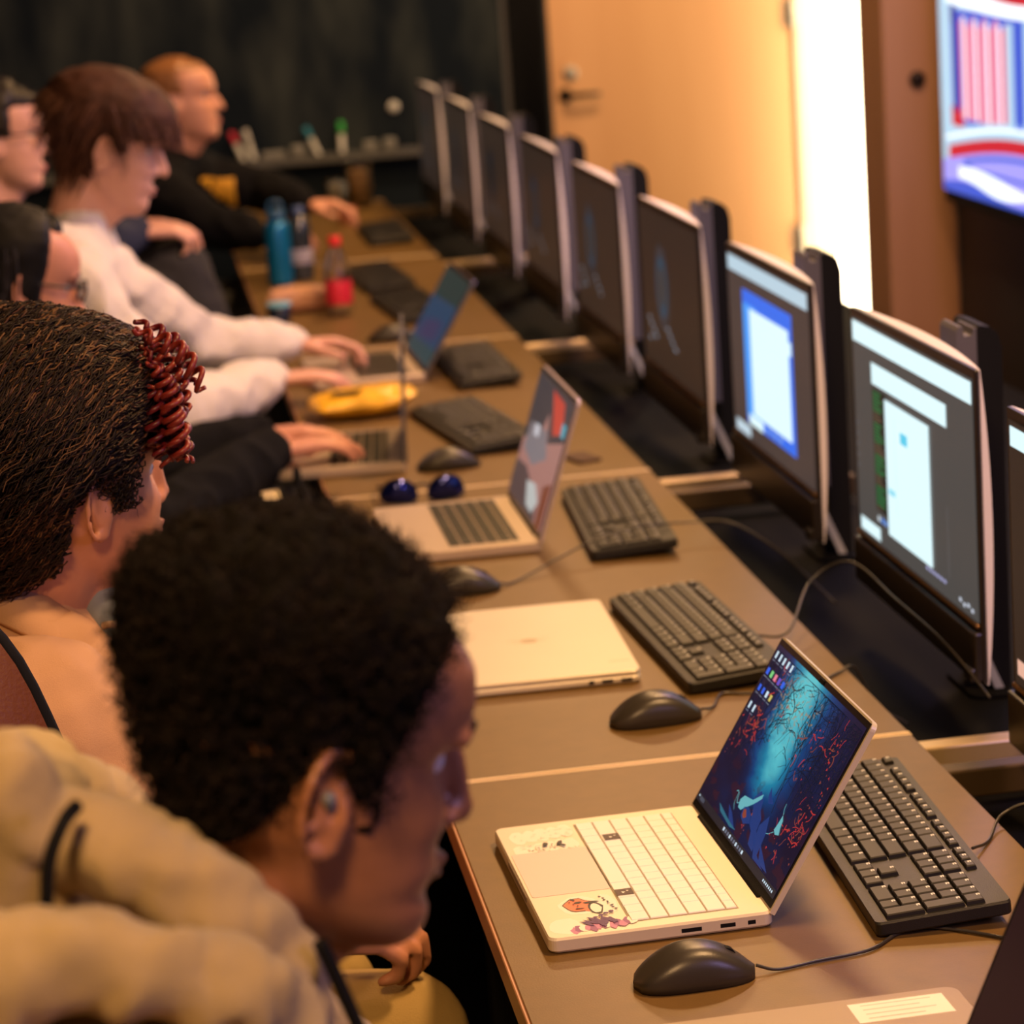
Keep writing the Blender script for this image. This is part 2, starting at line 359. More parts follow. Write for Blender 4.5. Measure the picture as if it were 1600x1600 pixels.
# ------------------------------------------------------------------ keyboards
KEYC = {}
def key_mesh(w, h, kh, m, leg=True, top=0.0012):
    k = (round(w, 4), round(h, 4), kh, m.name, leg)
    if k in KEYC: return KEYC[k]
    b = B(); ins = 0.0011 if leg else 0.0004
    z = [0, kh*0.75, kh]; sc = [0, ins*0.6, ins*1.6]
    rings = []
    for zz, s in zip(z, sc):
        x, y = w/2-s, h/2-s
        rings.append([b.verts.new(p) for p in ((-x, -y, zz), (x, -y, zz), (x, y, zz), (-x, y, zz))])
    for a, c in zip(rings, rings[1:]):
        for i in range(4): b.faces.new((a[i], a[(i+1) % 4], c[(i+1) % 4], c[i]))
    b.faces.new(rings[-1])
    if leg:
        x0 = -w/2+0.0032; y0 = h/2-0.0052 if h > .012 else -0.001; zt = kh+0.00015
        for (a, c, e, f) in ((0, 0, .0016, .0036), (.0016, 0, .0042, .0014), (.0016, .0022, .0040, .0036)):
            quad(b, [(x0+a, y0+c, zt), (x0+e, y0+c, zt), (x0+e, y0+f, zt), (x0+a, y0+f, zt)], 1)
    me = bpy.data.meshes.new('key'); b.normal_update(); b.to_mesh(me); b.free()
    me.materials.append(m); me.materials.append(LEGEND); KEYC[k] = me; return me
U = 0.019
def full_layout():
    K = []
    rows = [[1.25, 1.25, 1.25, 6.25, 1.25, 1.25, 1.25, 1.25], [2.25]+[1]*10+[2.75], [1.75]+[1]*11+[2.25], [1.5]+[1]*12+[1.5], [1]*13+[2]]
    y0 = -0.0535
    for r, row in enumerate(rows):
        x = -0.216
        for w in row:
            K.append((x+w*U/2, y0+r*U+U/2, w*U-0.0012, U-0.0012)); x += w*U
    fx = -0.216; yF = y0+5*U+0.0095
    K.append((fx+U/2, yF, U-.003, .0105))
    for g in range(3):
        for i in range(4): K.append((fx+(2+g*4.5+g*.0+i+.5)*U-.0*g, yF, U-.003, .0105))
    nx = -0.216+15*U+0.007
    for i in range(3):
        K.append((nx+(i+.5)*U, yF, U-.003, .0105))
        for r in (3, 4): K.append((nx+(i+.5)*U, y0+(r+.5)*U, U-.0012, U-.0012))
        K.append((nx+(i+.5)*U, y0+.5*U, U-.0012, U-.0012))
    K.append((nx+1.5*U, y0+1.5*U, U-.0012, U-.0012))
    px = nx+3*U+0.007
    for r in range(5):
        for i in range(4):
            if i == 3 and r in (0, 2): continue
            if r == 0 and i == 1: continue
            if r == 0 and i == 0: K.append((px+U, y0+.5*U, 2*U-.0012, U-.0012)); continue
            if i == 3 and r in (1, 3):
                K.append((px+3.5*U, y0+r*U, U-.0012, 2*U-.0012)); continue
            K.append((px+(i+.5)*U, y0+(r+.5)*U, U-.0012, U-.0012))
    return K
def make_keyboard(single=True):
    t = thing('keyboard', '', 'keyboard')
    b = B(); slab(b, 0.442, 0.129, 0.014, 0.006, (0, 0, 0), bev=0.002)
    tilt = 0.075
    body = finish(b, 'body', BLACKP, t, loc=(0, 0, 0.007), rot=(tilt, 0, 0))
    K = full_layout()
    if single:
        for (x, y, w, h) in K:
            o = bpy.data.objects.new('key', key_mesh(w, h, 0.0042, KEYM)); COL.objects.link(o); o.parent = body; o.location = (x, y, 0.0141)
    else:
        b = B()
        for (x, y, w, h) in K:
            q = 0.0042; a = [(x-w/2, y-h/2), (x+w/2, y-h/2), (x+w/2, y+h/2), (x-w/2, y+h/2)]
            lo = [b.verts.new((p[0], p[1], .0141)) for p in a]; hi = [b.verts.new((x+(p[0]-x)*.86, y+(p[1]-y)*.86, .0141+q)) for p in a]
            for i in range(4): b.faces.new((lo[i], lo[(i+1) % 4], hi[(i+1) % 4], hi[i]))
            b.faces.new(hi)
        o = finish(b, 'keys', KEYM, body); o['kind'] = 'stuff'
    for sx in (-.17, .17):
        b = B(); box(b, (sx, .05, 0.0055), (.028, .008, .011), .001); finish(b, 'foot', BLACKP, t)
    return t
kbA = make_keyboard(True); kbB = make_keyboard(False)
KG = 'black keyboards along the tables'
KBS = [((.413, 2.505), -.041, 1, 'black keyboard behind the open laptop with stickers'), ((.391, 3.327), .044, 1, 'black keyboard beside the closed silver laptop'),
       ((.418, 4.03), -.06, 1, 'black keyboard behind the open laptop near the sunglasses'), ((.305, 4.885), .14, 0, 'black keyboard beside the yellow snack bag'),
       ((.395, 5.54), .02, 0, 'black keyboard behind the blue-screened laptop on the third table'), ((.362, 6.47), .08, 0, 'black keyboard right of the red capped bottle'),
       ((.335, 7.03), .06, 0, 'black keyboard behind the red capped bottle, second from the far end'), ((.45, 7.99), .0, 0, 'farthest black keyboard, nearest the blackboard')]
used = set()
for (x, y), d, s, lab in KBS:
    src = kbA if (s or y < 6) else kbB
    if src.name in used: k = link_copy(src)
    else: k = src; used.add(src.name)
    k.location = (x, y, TT); k.rotation_euler = (0, 0, -pi/2+d); tag(k, lab, 'keyboard', KG)

# ------------------------------------------------------------------ mice
def mouse_shell():
    b = B(); nu, nv = 26, 20; L, Wd, H = 0.113, 0.060, 0.037
    rows = []
    for i in range(nu+1):
        s = i/nu; y = -L/2+L*s
        e = (1-abs(2*s-1)**2.6)**(1/2.6) if 0 < s < 1 else 0.0
        wv = Wd/2*e*(1-0.10*sin(pi*s)*0.6); hv = H*((sin(pi*min(1, (s*0.82+0.10))))**0.75)*(0.25+0.75*e)
        if s <= 0 or s >= 1: wv = 0.0006; hv = 0.008
        row = []
        for j in range(nv+1):
            a = pi*j/nv; c = cos(a); sn = sin(a)
            x = wv*(abs(c)**0.75)*(1 if c >= 0 else -1); z = 0.004+(hv-0.004)*(sn**0.62)
            if j in (0, nv): z = 0.0015
            row.append(b.verts.new((x, y, z)))
        rows.append(row)
    for r1, r2 in zip(rows, rows[1:]):
        for j in range(nv): f = b.faces.new((r1[j], r2[j], r2[j+1], r1[j+1])); f.smooth = True
    for i in range(nu): b.faces.new((rows[i][0], rows[i][nv], rows[i+1][nv], rows[i+1][0]))
    bmesh.ops.remove_doubles(b, verts=b.verts, dist=1e-5); bmesh.ops.recalc_face_normals(b, faces=b.faces)
    return b
def make_mouse():
    t = thing('computer_mouse', '', 'mouse')
    finish(mouse_shell(), 'shell', mat('mouse_plastic', (.040, .034, .026), .34, bump=.05, bscale=800), t)
    b = B(); tube(b, [(-.004, 0, 0), (.004, 0, 0)], 0.009, 18); finish(b, 'scroll_wheel', SOFTBLK, t, loc=(0, .030, .0195))
    return t
ms = make_mouse()
MG = 'black mice along the tables'
MICE = [((.158, 2.245), .05, 'black mouse in front of the open laptop with stickers'), ((.277, 3.02), .08, 'black mouse on the near side of the closed silver laptop'),
        ((.135, 3.72), -.05, 'black mouse between the closed laptop and the open one beyond it'), ((.222, 4.585), .03, 'black mouse next to the sunglasses'),
        ((.272, 6.04), .0, 'farthest black mouse, beyond the blue-screened laptop')]
mice = []
for i, ((x, y), d, lab) in enumerate(MICE):
    k = ms if i == 0 else link_copy(ms)
    k.location = (x, y, TT); k.rotation_euler = (0, 0, -pi/2+d); tag(k, lab, 'mouse', MG); mice.append(k)
b = B(); bmesh.ops.create_uvsphere(b, u_segments=20, v_segments=12, radius=1)
for v in b.verts: v.co = Vector((v.co.x*.019, v.co.y*.013, .0085+v.co.z*.0085))
o = finish(b, 'cable_clip', BLACKP, smooth=True, loc=(.398, 3.0, TT)); tag(o, 'small dark oval cord clip behind the top corner of the stickered laptop', 'clip')

CORD = mat('black_cord', (.035, .03, .025), .35)
def cord(pts, lab, r=.0017):
    b = B(); tube(b, spline(pts, 10), r, 8); o = finish(b, 'cable', CORD)
    tag(o, lab, 'cable', 'cables of mice and keyboards'); return o
zc = TT+.0025
cord([(.215, 2.245, TT+.008), (.235, 2.243, zc), (.275, 2.252, zc), (.325, 2.262, zc), (.358, 2.29, zc), (.385, 2.30, zc), (.43, 2.27, zc), (.50, 2.20, zc), (.555, 2.16, zc), (.60, 2.15, TT-.05), (.66, 2.15, SH+.01)], 'cord of the nearest mouse, running towards the nearest keyboard')
cord([(.334, 3.023, TT+.008), (.352, 3.045, zc), (.372, 3.09, zc+.001), (.40, 3.085, zc), (.455, 3.07, zc), (.50, 3.10, zc), (.53, 3.13, zc), (.552, 3.14, zc), (.58, 3.15, TT-.05), (.62, 3.15, SH+.004)], 'cord of the mouse by the closed laptop, passing behind the stickered laptop')
cord([(.19, 3.715, TT+.008), (.215, 3.74, zc), (.30, 3.80, TT+.02), (.355, 3.83, TT+.032), (.42, 3.86, TT+.036), (.50, 3.88, TT+.03), (.56, 3.86, TT+.028), (.62, 3.80, TT-.01), (.68, 3.72, SH+.01)], 'mouse cord lying across the keyboard on the second table')
cord([(.486, 2.46, TT+.012), (.515, 2.50, zc), (.545, 2.545, TT+.012), (.585, 2.54, TT+.02), (.64, 2.50, TT-.01), (.70, 2.45, SH+.01)], 'cord of the nearest keyboard, looping over the table edge')
cord([(.460, 3.30, TT+.012), (.50, 3.27, TT+.02), (.56, 3.38, TT+.055), (.61, 3.36, TT+.08), (.63, 3.22, TT+.062), (.65, 3.08, TT+.04), (.67, 2.97, TT+.0)], 'keyboard cord arching up over the gap beneath the nearest lit monitor')

# ------------------------------------------------------------------ monitors
MW, MH = 0.546, 0.384       # outer width, total height incl. chin
ZB = TT+0.385-MH            # lower edge
BEZ = mat('monitor_bezel', (.02, .016, .013), .32)
MBACK = mat('monitor_silver_back', (.86, .82, .90), .35)
def lens(u, v): return 0.006+0.020*(1-u*u)+0.010*(1-v*v)
def make_monitor():
    t = thing('monitor', '', 'monitor')
    # back shell: a pillow bulging away from the user (+y)
    b = B(); n = 20; G = []
    zc_ = ZB+MH/2
    for i in range(n+1):
        u = -1+2*i/n
        G.append([b.verts.new((u*MW/2, lens(u, -1+2*j/n), zc_+(-1+2*j/n)*MH/2)) for j in range(n+1)])
    F = [[b.verts.new(((-1+2*i/n)*MW/2, 0.004, zc_+(-1+2*j/n)*MH/2)) for j in range(n+1)] for i in range(n+1)]
    for i in range(n):
        for j in range(n):
            f = b.faces.new((G[i][j], G[i][j+1], G[i+1][j+1], G[i+1][j])); f.smooth = True
    ed = [(i, 0) for i in range(n)]+[(n, j) for j in range(n)]+[(n-i, n) for i in range(n)]+[(0, n-j) for j in range(n)]
    for k in range(len(ed)):
        a, c = ed[k], ed[(k+1) % len(ed)]
        f = b.faces.new((F[a[0]][a[1]], F[c[0]][c[1]], G[c[0]][c[1]], G[a[0]][a[1]])); f.smooth = False
    bmesh.ops.delete(b, geom=[v for v in b.verts if not v.link_faces], context='VERTS')
    bmesh.ops.recalc_face_normals(b, faces=b.faces)
    finish(b, 'back_shell', MBACK, t)
    b = B(); box(b, (0, 0.003, ZB+MH/2), (MW, 0.008, MH), 0.0015, 1); finish(b, 'bezel', BEZ, t)
    sw, sh = .528, .297; zt = ZB+MH-.012
    b = B(); box(b, (0, -0.0015, zt-sh/2), (sw, 0.001, sh)); scr = finish(b, 'screen', emis('screen_idle', (.060, .038, .028), 0.45), t)
    b = B(); box(b, (0, -0.0035, zt-sh-.003), (sw+.006, 0.004, 0.005), .001, 1); finish(b, 'trim_strip', mat('copper_strip', (.35, .2, .09), .35, metal=.6), t)
    b = B(); box(b, (0, -0.004, ZB+.034), (MW-.004, 0.012, 0.062), 0.003); finish(b, 'chin', BEZ, t)
    b = B(); box(b, (MW/2-.018, -0.012, ZB+.012), (.030, 0.008, 0.018), 0.003); finish(b, 'port_cover', BEZ, t)
    # neck blade and foot
    b = B()
    pr = [(.030, ZB+.06), (.040, ZB+.06), (.098, SH+.008), (.086, SH+.008)]
    vs0 = [b.verts.new((-.045, p[0], p[1])) for p in pr]; vs1 = [b.verts.new((.045, p[0], p[1])) for p in pr]
    b.faces.new(vs0); b.faces.new(list(reversed(vs1)))
    for i in range(4): b.faces.new((vs0[i], vs1[i], vs1[(i+1) % 4], vs0[(i+1) % 4]))
    bmesh.ops.recalc_face_normals(b, faces=b.faces)
    finish(b, 'neck', mat('grey_neck', (.50, .52, .54), .35, metal=.2), t)
    b = B(); slab(b, .13, .10, .006, .02, (0, .10, SH), bev=.001); finish(b, 'foot', MATS['black_laminate'], t)
    # dark mount column rising behind, with a notched grey cheek plate
    top = TT+.396
    pts = [(0.052, ZB+.03), (.052, top-.005), (.056, top), (.060, top), (.062, top-.012), (.072, top-.012), (.075, top-.003), (.078, top-.003), (.078, ZB+.03)]
    b = B(); a = [b.verts.new((-.035, p[0], p[1])) for p in pts]; c = [b.verts.new((.035, p[0], p[1])) for p in pts]
    b.faces.new(a); b.faces.new(list(reversed(c)))
    for i in range(len(pts)): b.faces.new((a[i], c[i], c[(i+1) % len(pts)], a[(i+1) % len(pts)]))
    bmesh.ops.recalc_face_normals(b, faces=b.faces)
    finish(b, 'cheek_plate', mat('grey_plate', (.09, .085, .11), .6), t)
    b = B()
    zz = [(.078, SH+.004), (.078, top-.004), (.082, top), (.096, top-.003), (.106, top-.012), (.111, top-.03), (.111, SH+.004)]
    a = [b.verts.new((-.06, p[0], p[1])) for p in zz]; c = [b.verts.new((.034, p[0], p[1])) for p in zz]
    b.faces.new(a); b.faces.new(list(reversed(c)))
    for i in range(len(zz)): b.faces.new((a[i], c[i], c[(i+1) % len(zz)], a[(i+1) % len(zz)]))
    bmesh.ops.recalc_face_normals(b, faces=b.faces)
    finish(b, 'mount_column', SOFTBLK, t)
    return t, scr
mon, scr0 = make_monitor()
mons = [(mon, scr0)]
MY0 = 3.016+0.273
mlabels = ['monitor at right edge of frame, cut off by the frame', 'nearest whole monitor, white window beside a strip of green code on screen', 'monitor showing a white page on a blue window', 'dark monitor directly beyond the blue-window one',
           'second dark monitor beyond the blue-window one', 'third dark monitor beyond the blue-window one', 'fourth dark monitor beyond the blue-window one', 'dark monitor second from the far end of the row', 'farthest dark monitor, by the blackboard']
for i in range(-1, 8):
    t = mon if i == -1 else link_copy(mon)
    t.location = (.678, MY0+.771*i, 0); t.rotation_euler = (0, 0, -pi/2+.0)
    tag(t, mlabels[i+1], 'monitor', 'monitors in a row behind the tables')
    if i == -1: t.location.x = .642
    s = [c for c in t.children if c.name.startswith('screen')][0]
    if i >= 0: mons.append((t, s))
ZT = ZB+MH-.012; SW, SHH = .528, .297
def sq(parent, name, m, u0, u1, v0, v1, d=.0005, pts=None):
    """flat patch on a monitor screen, u from the user's left, v from the top"""
    b = B(); y = -.002-d
    P = pts or [(u0, v1), (u1, v1), (u1, v0), (u0, v0)]
    b.faces.new([b.verts.new((-SW/2+SW*p[0], y, ZT-SHH*p[1])) for p in P])
    return finish(b, name, m, parent)
WHT = emis('ui_white', (.74, .96, 1.0), 1.05); BLU = emis('ui_blue', (.03, .16, .85), 1.0); SKY = emis('ui_sky', (.06, .35, 1.0), 1.0); GRN = emis('ui_green', (.03, .22, .07), .8)
NEAR = emis('screen_grey', (.085, .082, .078), .8)
def fresh(o, m): o.data = o.data.copy(); o.data.materials[0] = m
# monitor with the cut off picture
sq(mons[0][1], 'toolbar', WHT, .01, .99, .02, .095)
sq(mons[0][1], 'taskbar_box', emis('ui_pinkish', (1, .55, .4), .8), .02, .12, .90, .96)
# nearest whole monitor
s = mons[1][1]; fresh(s, NEAR)
sq(s, 'toolbar', WHT, .004, .996, .012, .105)
sq(s, 'search_box', WHT, .17, .80, .165, .262)
sq(s, 'code_panel', emis('ui_black', (.012, .014, .012), 1), .17, .30, .28, .84)
for k in range(34):
    u0 = .178; sq(s, 'code_line', GRN if k % 9 < 6 else emis('ui_brown', (.12, .08, .05), 1), u0, u0+random.uniform(.05, .115), .292+k*.0160, .300+k*.0160, .0008)
sq(s, 'page_window', WHT, .285, .66, .30, .915, .0012)
sq(s, 'page_icon', emis('ui_cyan', (.1, .62, .85), 1), .42, .48, .405, .455, .0016)
sq(s, 'page_link', emis('ui_cyan2', (.3, .75, .9), 1), .30, .36, .695, .722, .0016)
for u in (.33,):
    sq(s, 'page_rule', emis('ui_pale', (.55, .8, .88), 1), u+.04, u+.043, .36, .80, .0016)
sq(s, 'taskbar_box', WHT, .02, .20, .925, .985)
for k, c in enumerate(((.7, .8, .85), (.1, .3, .9), (.2, .4, .9), (.8, .2, .1), (.15, .3, .9))):
    sq(s, 'task_icon', emis('ic%d' % k, c, .9), .185+k*.033, .205+k*.033, .865, .890, .0008)
for k in range(6): sq(s, 'caption_mark', emis('ui_lav', (.45, .45, .75), .8), .60+k*.028, .62+k*.028, .925, .940)
for k in range(4): sq(s, 'clock_mark', emis('ui_tray', (.6, .65, .75), .9), .86+k*.03, .878+k*.03, .948+.01*(k % 2), .965+.01*(k % 2))
sq(s, 'scroll_line', emis('ui_dim', (.16, .15, .16), .8), .785, .788, .60, .90)
for k in range(5): sq(s, 'side_icon', emis('ui_dim2', (.14, .14, .16), .8), .012, .025, .48+k*.05, .495+k*.05)
# blue window monitor
s = mons[2][1]; fresh(s, emis('screen_brown', (.075, .055, .05), .8))
sq(s, 'toolbar', emis('ui_white2', (.62, .82, .95), .8), .01, .99, .012, .095)
sq(s, 'blue_window', BLU, .19, .80, .165, .90, .0005)
sq(s, 'sky_panel', SKY, .195, .36, .24, .86, .0008)
sq(s, 'page_window', WHT, .28, .76, .255, .835, .0012)
sq(s, 'page_tab', WHT, .74, .79, .31, .38, .0013)
sq(s, 'dialog_box', WHT, .22, .40, .845, .90, .0012)
for k in range(3): sq(s, 'window_icon', emis('ui_lb', (.25, .4, .8), .9), .46+k*.07, .49+k*.07, .85, .88, .0012)
sq(s, 'taskbar_box', emis('ui_white3', (.6, .75, .85), .9), .03, .22, .925, .985)
# idle monitors: dim wallpaper with a blue oval figure and grey captions
for (t, s) in mons[3:]:
    k = mons.index((t, s)); dim = max(.25, 1-(k-3)*.28)
    b = B(); n = 26; y = -.0026
    for q in range(3):
        r = 1-.26*q
        b.faces.new([b.verts.new((-SW/2+SW*(.38+.115*r*cos(2*pi*a/n)), y-.0003*q, ZT-SHH*(.46-.27*r*sin(2*pi*a/n)*(1+.06*sin(a*5))))) for a in range(n)]).material_index = q
    finish(b, 'wallpaper_figure', [emis('fig%d_%d' % (q, k), tuple(c*dim for c in cc), .55) for q, cc in enumerate(((.06, .06, .07), (.035, .10, .16), (.075, .065, .055)))], s)
    for a in range(9):
        u = (.10+.035*(a % 4)) if a < 5 else .42+.04*(a-5)
        sq(s, 'caption_mark', emis('cap_%d' % k, tuple(c*dim for c in (.22, .25, .30)), .9), u, u+.035+.02*random.random(), .70+.032*(a % 5), .722+.032*(a % 5))

# ------------------------------------------------------------------ laptops
def make_laptop(lab, cx, cy, d, w, dep, h=.016, open_deg=None, body=SILVER, keym=SILVERK, single=True, sh=None, group=None, scrm=None, gapm=SILVERD, flatcase=False):
    t = thing('laptop', lab, 'laptop', (cx, cy, TT), -pi/2+d, group)
    b = B(); slab(b, w, dep, h, .009, (0, 0, .0015), bev=.0022, seg=6); base = finish(b, 'base', body, t)
    for sx in (-1, 1):
        for sy in (-1, 1):
            b = B(); box(b, (sx*(w/2-.03), sy*(dep/2-.02), .0008), (.03, .008, .0016)); finish(b, 'rubber_foot', SOFTBLK, t)
    return t, base
def laptop_keys(base, w, dep, h, m, gapm, single, x0f=.5, uw=None):
    """13 columns x 6 rows; returns list of rects"""
    z = h+.0015; kw = w*.88; U_ = kw/15; y1 = dep/2-.030
    rows = [([1.0]*15, .62), ([1]*13+[2.0], 1), ([1.5]+[1]*12+[1.5], 1), ([1.75]+[1]*11+[2.25], 1), ([2.25]+[1]*10+[2.75], 1), ([1.1, 1.1, 1.1, 1.1, 5.2, 1.1, 1.1, 1.1, 1.05, 1.05], 1)]
    y = y1; R = []
    Hh = U_*.97
    for row, hh in rows:
        x = -kw/2; rh = Hh*hh
        for wd in row:
            R.append((x+wd*U_/2, y-rh/2, wd*U_-.0012, rh-.0012)); x += wd*U_
        y -= rh
    b = B(); box(b, (0, (y1+y)/2, z+.0001), (kw+.002, y1-y+.002, .0006)); finish(b, 'keyboard_well', gapm, base)
    if single:
        for (x, yy, ww, hh) in R:
            o = bpy.data.objects.new('key', key_mesh(ww, hh, .0013, m, False)); COL.objects.link(o); o.parent = base; o.location = (x, yy, z+.0004)
    else:
        b = B()
        for (x, yy, ww, hh) in R: box(b, (x, yy, z+.0009), (ww-.001, hh-.001, .0013))
        o = finish(b, 'keys', m, base); o['kind'] = 'stuff'
    return y
def laptop_screen(t, w, dep, h, sh, lean, lidm, frame=True):
    """lean: degrees from horizontal; returns the screen object (local: x right, z up the panel, y=0 front)"""
    b = B(); pts = []
    r = .008
    for (sx, sz, a0) in ((1, 1, 0), (-1, 1, pi/2)):
        for k in range(6):
            a = a0+k*pi/2/5; pts.append((sx*(w/2-r)+r*cos(a), (sh-r)+r*sin(a)))
    pts += [(-w/2, 0), (w/2, 0)]
    f0 = [b.verts.new((p[0], 0, p[1])) for p in pts]; f1 = [b.verts.new((p[0], .0055, p[1])) for p in pts]
    b.faces.new(f0); b.faces.new(list(reversed(f1)))
    for i in range(len(pts)): b.faces.new((f0[i], f1[i], f1[(i+1) % len(pts)], f0[(i+1) % len(pts)]))
    bmesh.ops.recalc_face_normals(b, faces=b.faces)
    lid = finish(b, 'lid', lidm, t, loc=(0, dep/2-.004, h+.000), rot=(-(pi/2-radians(lean)), 0, 0))
    b = B(); box(b, (0, -.0006, sh/2+.001), (w-.006, .001, sh-.006)); finish(b, 'bezel', GLASSD, lid)
    b = B(); tube(b, [(-w*.38, 0, 0), (w*.38, 0, 0)], .0052, 10); finish(b, 'hinge', SOFTBLK, t, loc=(0, dep/2-.002, h-.001))
    return lid

# ---- laptop with stickers
LW, LD, LH = .322, .215, .0145
lapA, baseA = make_laptop('open silver laptop with stickers on its palm rest and a blue forest wallpaper', .1455, 2.506, .0234, LW, LD, LH)
lapA.location.z = TT
yk = laptop_keys(baseA, LW, LD, LH, SILVERK, SILVERD, True)
z = LH+.0015
b = B(); slab(b, .125, .078, .0004, .003, (-.012, -LD/2+.043, z)); finish(b, 'trackpad', mat('trackpad_tan', (.70, .60, .52), .4), baseA)
# ports on the user's right side (x = +w/2)
for (yy, pw) in ((.028, .020), (.063, .015), (.086, .008)):
    b = B(); box(b, (LW/2-.0003, yy, LH*.55), (.001, pw, .0045), .0004, 1); finish(b, 'port', SOFTBLK, baseA)
b = B(); box(b, (-.012, -LD/2-.0002, LH*.55+.003), (.105, .0014, .006), .0005, 1); finish(b, 'finger_notch', mat('notch_shadow', (.2, .15, .12), .5), baseA)
# two dark stickered keys
for (x, yy) in ((-.0889, .0036), (.0686, -.0165)):
    b = B(); box(b, (x, yy, z+.0021), (.016, .0165, .0004)); quad(b, [(x-.001, yy-.003, z+.00245), (x+.004, yy-.002, z+.00245), (x+.001, yy+.001, z+.00245)], 1); quad(b, [(x-.003, yy+.002, z+.00245), (x+.000, yy+.003, z+.00245), (x-.002, yy+.005, z+.00245)], 1)
    o = finish(b, 'key_sticker', [mat('sticker_brown', (.06, .03, .015), .5), WP], baseA); o['label'] = 'dark sticker on a key'
# palm rest stickers: flat prints on the palm rest
def blob_pts(cx, cy, rx, ry, n, jit, seed, rot=0):
    rr = random.Random(seed); P = []
    for i in range(n):
        a = 2*pi*i/n; k = 1+rr.uniform(-jit, jit); x = rx*k*cos(a); y = ry*k*sin(a)
        P.append((cx+x*cos(rot)-y*sin(rot), cy+x*sin(rot)+y*cos(rot)))
    return P
def flat(name, items, parent, z0):
    b = B(); mats = []
    for lvl, (P, m) in enumerate(items):
        if m not in mats: mats.append(m)
        f = b.faces.new([b.verts.new((p[0], p[1], z0+.00006*(lvl+1))) for p in P]); f.material_index = mats.index(m); 
        f.normal_update()
        if f.normal.z < 0: f.normal_flip()
    return finish(b, name, mats, parent)
CRM = mat('sticker_cream', (.93, .9, .74), .5); INK = mat('sticker_ink', (.02, .015, .012), .5); SAL = mat('sticker_salmon', (.85, .22, .10), .5)
GRY = mat('sticker_line_grey', (.6, .56, .45), .5); PUR = mat('sticker_purple', (.10, .03, .13), .5); PNK = mat('sticker_pink', (.55, .22, .38), .5); MAU = mat('sticker_mauve', (.30, .10, .24), .5)
rr = random.Random(3)
it = []
for k in range(5): it.append((blob_pts(-.122-.0015*k, -.088+.0125*k, .019-.001*(k % 2), .0085, 14, .08, k), CRM))
for k in range(18): it.append((blob_pts(-.135+rr.random()*.026, -.092+.060*rr.random(), .0022, .0005, 6, .3, k+9, rr.random()*3), GRY))
o = flat('sticker', it, baseA, z); o['label'] = 'pale cloud-shaped sticker'
it = []
for k in range(6): it.append((blob_pts(-.084+.0015*(k % 2)-.0012*k, -.091+.0105*k, .0155, .0075, 12, .12, k+30), CRM))
for k in range(28): it.append((blob_pts(-.094+rr.random()*.020, -.092+.056*rr.random(), .0030, .0006, 6, .4, k+40, rr.random()*3), [GRY, MATS['sticker_line_grey'], INK][k % 3]))
it.append((blob_pts(-.090, -.0655, .0045, .0032, 10, .2, 71), INK)); it.append((blob_pts(-.090, -.0505, .0070, .0024, 9, .3, 72, -.4), INK)); it.append((blob_pts(-.082, -.0480, .004, .0024, 7, .3, 73, .5), INK))
o = flat('sticker', it, baseA, z); o['label'] = 'cream sticker with small dark doodles'
it = [(blob_pts(.085, -.064, .0235, .020, 20, .06, 80), CRM), (blob_pts(.095, -.046, .019, .010, 14, .10, 81), CRM), (blob_pts(.088, -.036, .026, .0075, 14, .10, 79), CRM),
      (blob_pts(.084, -.066, .0185, .0135, 18, .10, 82), INK), (blob_pts(.084, -.066, .0165, .0125, 18, .10, 82), SAL), (blob_pts(.088, -.056, .0150, .0085, 14, .12, 83), SAL),
      (blob_pts(.096, -.050, .0155, .0072, 14, .1, 84), INK), (blob_pts(.097, -.050, .0120, .0052, 12, .1, 85), CRM), (blob_pts(.080, -.052, .0032, .0075, 9, .25, 86), INK),
      (blob_pts(.070, -.068, .0045, .0018, 7, .3, 87, .5), INK), (blob_pts(.078, -.064, .0030, .0035, 7, .3, 88), INK), (blob_pts(.094, -.066, .0018, .0045, 7, .3, 89), INK)]
for k in range(8): it.append((blob_pts(.069+.0052*k, -.041+.0011*k+.0012*(k % 2), .0021, .0012, 5, .4, 90+k, rr.random()*3), INK))
for k in range(3): it.append((blob_pts(.076+.006*k, -.072+.003*k, .0014, .0010, 6, .3, 99+k), MATS['sticker_ink']))
o = flat('sticker', it, baseA, z); o['label'] = 'salmon and black blob-shaped sticker'
it = [(blob_pts(.133, -.086, .020, .0165, 14, .05, 110), CRM)]
for k in range(13): it.append((blob_pts(.146-.0005*k+rr.uniform(-.003, .003), -.080+.0047*k, .0085, .0042, 10, .25, 120+k), [PNK, MAU, CRM, PNK, MAU][k % 5]))
for k in range(7): it.append((blob_pts(.134-.0025*(k % 3), -.066+.0042*k, .0115-.0011*abs(k-3), .0030, 9, .35, 140+k, rr.random()), PUR))
for k in range(4): it.append((blob_pts(.122-.0035*k, -.056+.006*k, .0022, .0030, 6, .3, 150+k, .4), PUR))
o = flat('sticker', it, baseA, z); o['label'] = 'purple and pink flower-like sticker'

